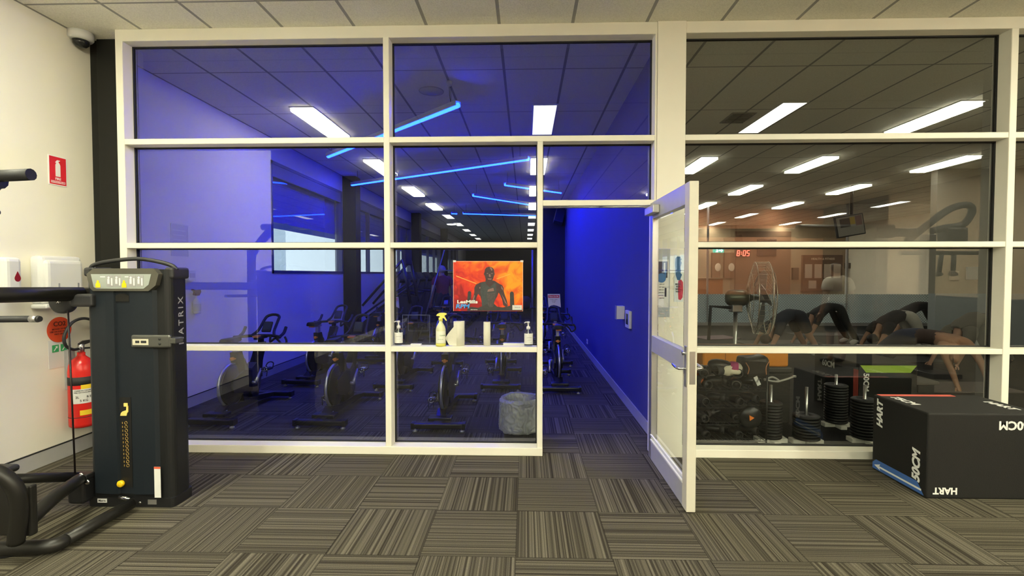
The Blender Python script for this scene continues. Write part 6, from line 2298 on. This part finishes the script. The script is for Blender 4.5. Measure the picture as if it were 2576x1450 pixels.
def downdog(px, py, zh, d, h=1.65, feet=None, sp=1.0, bend=0.0):
    """Hands and feet on the floor, hips high. (px, py) pixel of the hips at height zh; d = floor direction from hips to hands."""
    o = at(px, py, Z=zh)
    d = Vector((d[0], d[1], 0)).normalized()
    s = Vector((0, 0, 1)).cross(d)
    o = Vector((o.x, o.y, 0))
    k = h / 1.7

    def p(a, bb, z):
        return o + s * a * k + d * bb * k + Vector((0, 0, z))
    H = zh
    J = dict(pelvis=p(0, 0, H), waist=p(0, 0.14, H - 0.035), chest=p(0, 0.36, H - 0.17), neck=p(0, 0.50, H - 0.31), head=p(0, 0.56, H - 0.43 + bend),
             shL=p(0.17, 0.44, H - 0.24), shR=p(-0.17, 0.44, H - 0.24), elL=p(0.19, 0.60, (H - 0.24) * 0.52), elR=p(-0.19, 0.60, (H - 0.24) * 0.52), wrL=p(0.19, 0.74, 0.07), wrR=p(-0.19, 0.74, 0.07),
             hipL=p(0.10, -0.04, H - 0.05), hipR=p(-0.10, -0.04, H - 0.05), knL=p(0.12, -0.20, H * 0.50), knR=p(-0.12, -0.20, H * 0.50), anL=p(0.13, -0.42, 0.09), anR=p(-0.13, -0.42, 0.09), toL=p(0.14, -0.27, 0.035), toR=p(-0.14, -0.27, 0.035))
    return J, (d * 0.35 * -1 + Vector((0, 0, -0.2)) - d * 0.2)


J, f = downdog(1998, 786, 0.78, (-0.9, -0.25), 1.7)
person('person bending in navy shorts with bare legs, nearest the fan', J, SKIN, [('navy_top', cloth('navy_top', (0.012, 0.018, 0.03)), TOPW, 0.014), ('navy_shorts', cloth('navy_shorts', (0.01, 0.014, 0.025)), SHORT, 0.022), ('left_shoe', WHITE, SHOE, 0.01), ('right_shoe', WHITE, SHOER, 0.01)], HAIRB, f)
J, f = downdog(2098, 768, 0.82, (-0.95, -0.1), 1.72)
o = person('person bending in black tights with a small white stripe on the thigh', J, SKIN, [('black_top', cloth('black_top', (0.01, 0.01, 0.011)), TOPW, 0.012), ('black_tights', cloth('black_tights', (0.012, 0.014, 0.014)), LEG, 0.010), ('left_shoe', WHITE, SHOE, 0.012), ('right_shoe', WHITE, SHOER, 0.012)], HAIRB, f, longhair=True)
rt = Vector(J['pelvis'])
b = MB()
q = (Vector(J['hipL']).lerp(Vector(J['hipR']), 0.5) - rt) + Vector((0.0, -0.135, -0.06))
b.prism([(-0.09, -0.02), (-0.06, -0.025), (0.0, 0.0), (0.09, 0.045), (0.0, 0.018), (-0.055, -0.002), (-0.075, 0.006)], q, *FRONT, 0.004)
b.build('white_tick', PRINT, o)
J, f = downdog(2276, 788, 0.76, (-0.96, -0.1), 1.72)
person('person bending in white leggings and a black top', J, SKIND, [('black_top', cloth('black_jersey', (0.006, 0.006, 0.007)), TOPW, 0.02), ('white_leggings', cloth('white_leggings', (0.48, 0.46, 0.40)), LEG, 0.014), ('left_shoe', BLACKM, SHOE, 0.01), ('right_shoe', BLACKM, SHOER, 0.01)], HAIRD, f)
J, f = downdog(2330, 765, 0.84, (-0.95, 0.2), 1.7)
person('person bending in black tights behind the one in white leggings', J, SKIND, [('black_top', MATS['black_top'], TOPW, 0.012), ('black_tights', MATS['black_tights'], LEG, 0.010), ('left_shoe', BLACKM, SHOE, 0.012), ('right_shoe', BLACKM, SHOER, 0.012)], HAIRD, f)
J, f = downdog(2470, 795, 0.80, (-0.9, -0.2), 1.68)
person('grey haired person bending in an olive grey top at the right', J, SKIN, [('olive_top', cloth('olive_top', (0.14, 0.13, 0.10)), TOPW, 0.03), ('dark_leggings', cloth('slate_leggings', (0.05, 0.055, 0.06)), LEG, 0.014), ('left_shoe', BLACKM, SHOE, 0.01), ('right_shoe', BLACKM, SHOER, 0.01)], HAIRG, f)
# bare shouldered person nearest the glass, hands down towards the viewer
o0 = at(2412, 905, Y=6.35)
ox, oy = o0.x, 6.35


def q(a, bb, z):
    return Vector((ox + a, oy + bb, z))


J = dict(pelvis=q(-0.12, 0.62, 0.66), waist=q(-0.06, 0.44, 0.62), chest=q(0.02, 0.18, 0.60), neck=q(-0.06, 0.02, 0.50), head=q(-0.10, -0.04, 0.40),
         shL=q(0.20, 0.10, 0.58), shR=q(-0.15, 0.08, 0.53), elL=q(0.27, -0.02, 0.32), elR=q(-0.17, -0.08, 0.29), wrL=q(0.27, -0.13, 0.07), wrR=q(-0.15, -0.16, 0.07),
         hipL=q(-0.02, 0.66, 0.60), hipR=q(-0.22, 0.66, 0.60), knL=q(-0.08, 0.95, 0.36), knR=q(-0.30, 0.95, 0.36), anL=q(-0.1, 1.22, 0.10), anR=q(-0.32, 1.22, 0.10), toL=q(-0.1, 1.10, 0.035), toR=q(-0.32, 1.10, 0.035))
person('bare shouldered person on hands and toes nearest the right glass', J, SKIND, [('navy_leggings', cloth('navy_leggings', (0.015, 0.025, 0.06)), LEG, 0.014), ('dark_singlet', cloth('brown_singlet', (0.06, 0.035, 0.03)), [['waist', ('waist', 'chest', 0.8)], ['pelvis', 'waist']], 0.012), ('left_shoe', BLACKM, SHOE, 0.01), ('right_shoe', BLACKM, SHOER, 0.01)], HAIRB, (-0.3, -0.5, -0.8))

# a few water bottles
for (px, py, Y, c, lab) in ((2160, 850, 9.0, (0.40, 0.30, 0.30), 'pinkish drink bottle on the floor left of the person in white leggings'), (2262, 832, 9.6, (0.5, 0.42, 0.36), 'pale drink bottle on the floor between the bending people')):
    p = at(px, py, Y=Y)
    t = thing('drink_bottle', lab, 'bottle', (p.x, p.y, 0.001))
    b = MB(); b.lathe([(0, 0), (0.036, 0), (0.038, 0.01), (0.038, 0.16), (0.02, 0.19), (0, 0.19)], 16); b.build('bottle_body', mat('bottle_%d' % px, c, 0.4), t)
    b = MB(); b.lathe([(0, 0.19), (0.018, 0.19), (0.018, 0.225), (0, 0.225)], 12); b.build('cap', BLACKM, t)

# ------------------------------------------------------------------ colour management
scene.view_settings.view_transform = 'Standard'
scene.view_settings.look = 'None'
scene.view_settings.exposure = 1.55
scene.view_settings.gamma = 1.0
scene.view_settings.use_curve_mapping = False
scene.cycles.use_denoising = True
scene.cycles.transparent_max_bounces = 24
scene.cycles.max_bounces = 10
scene.cycles.sample_clamp_indirect = 8.0
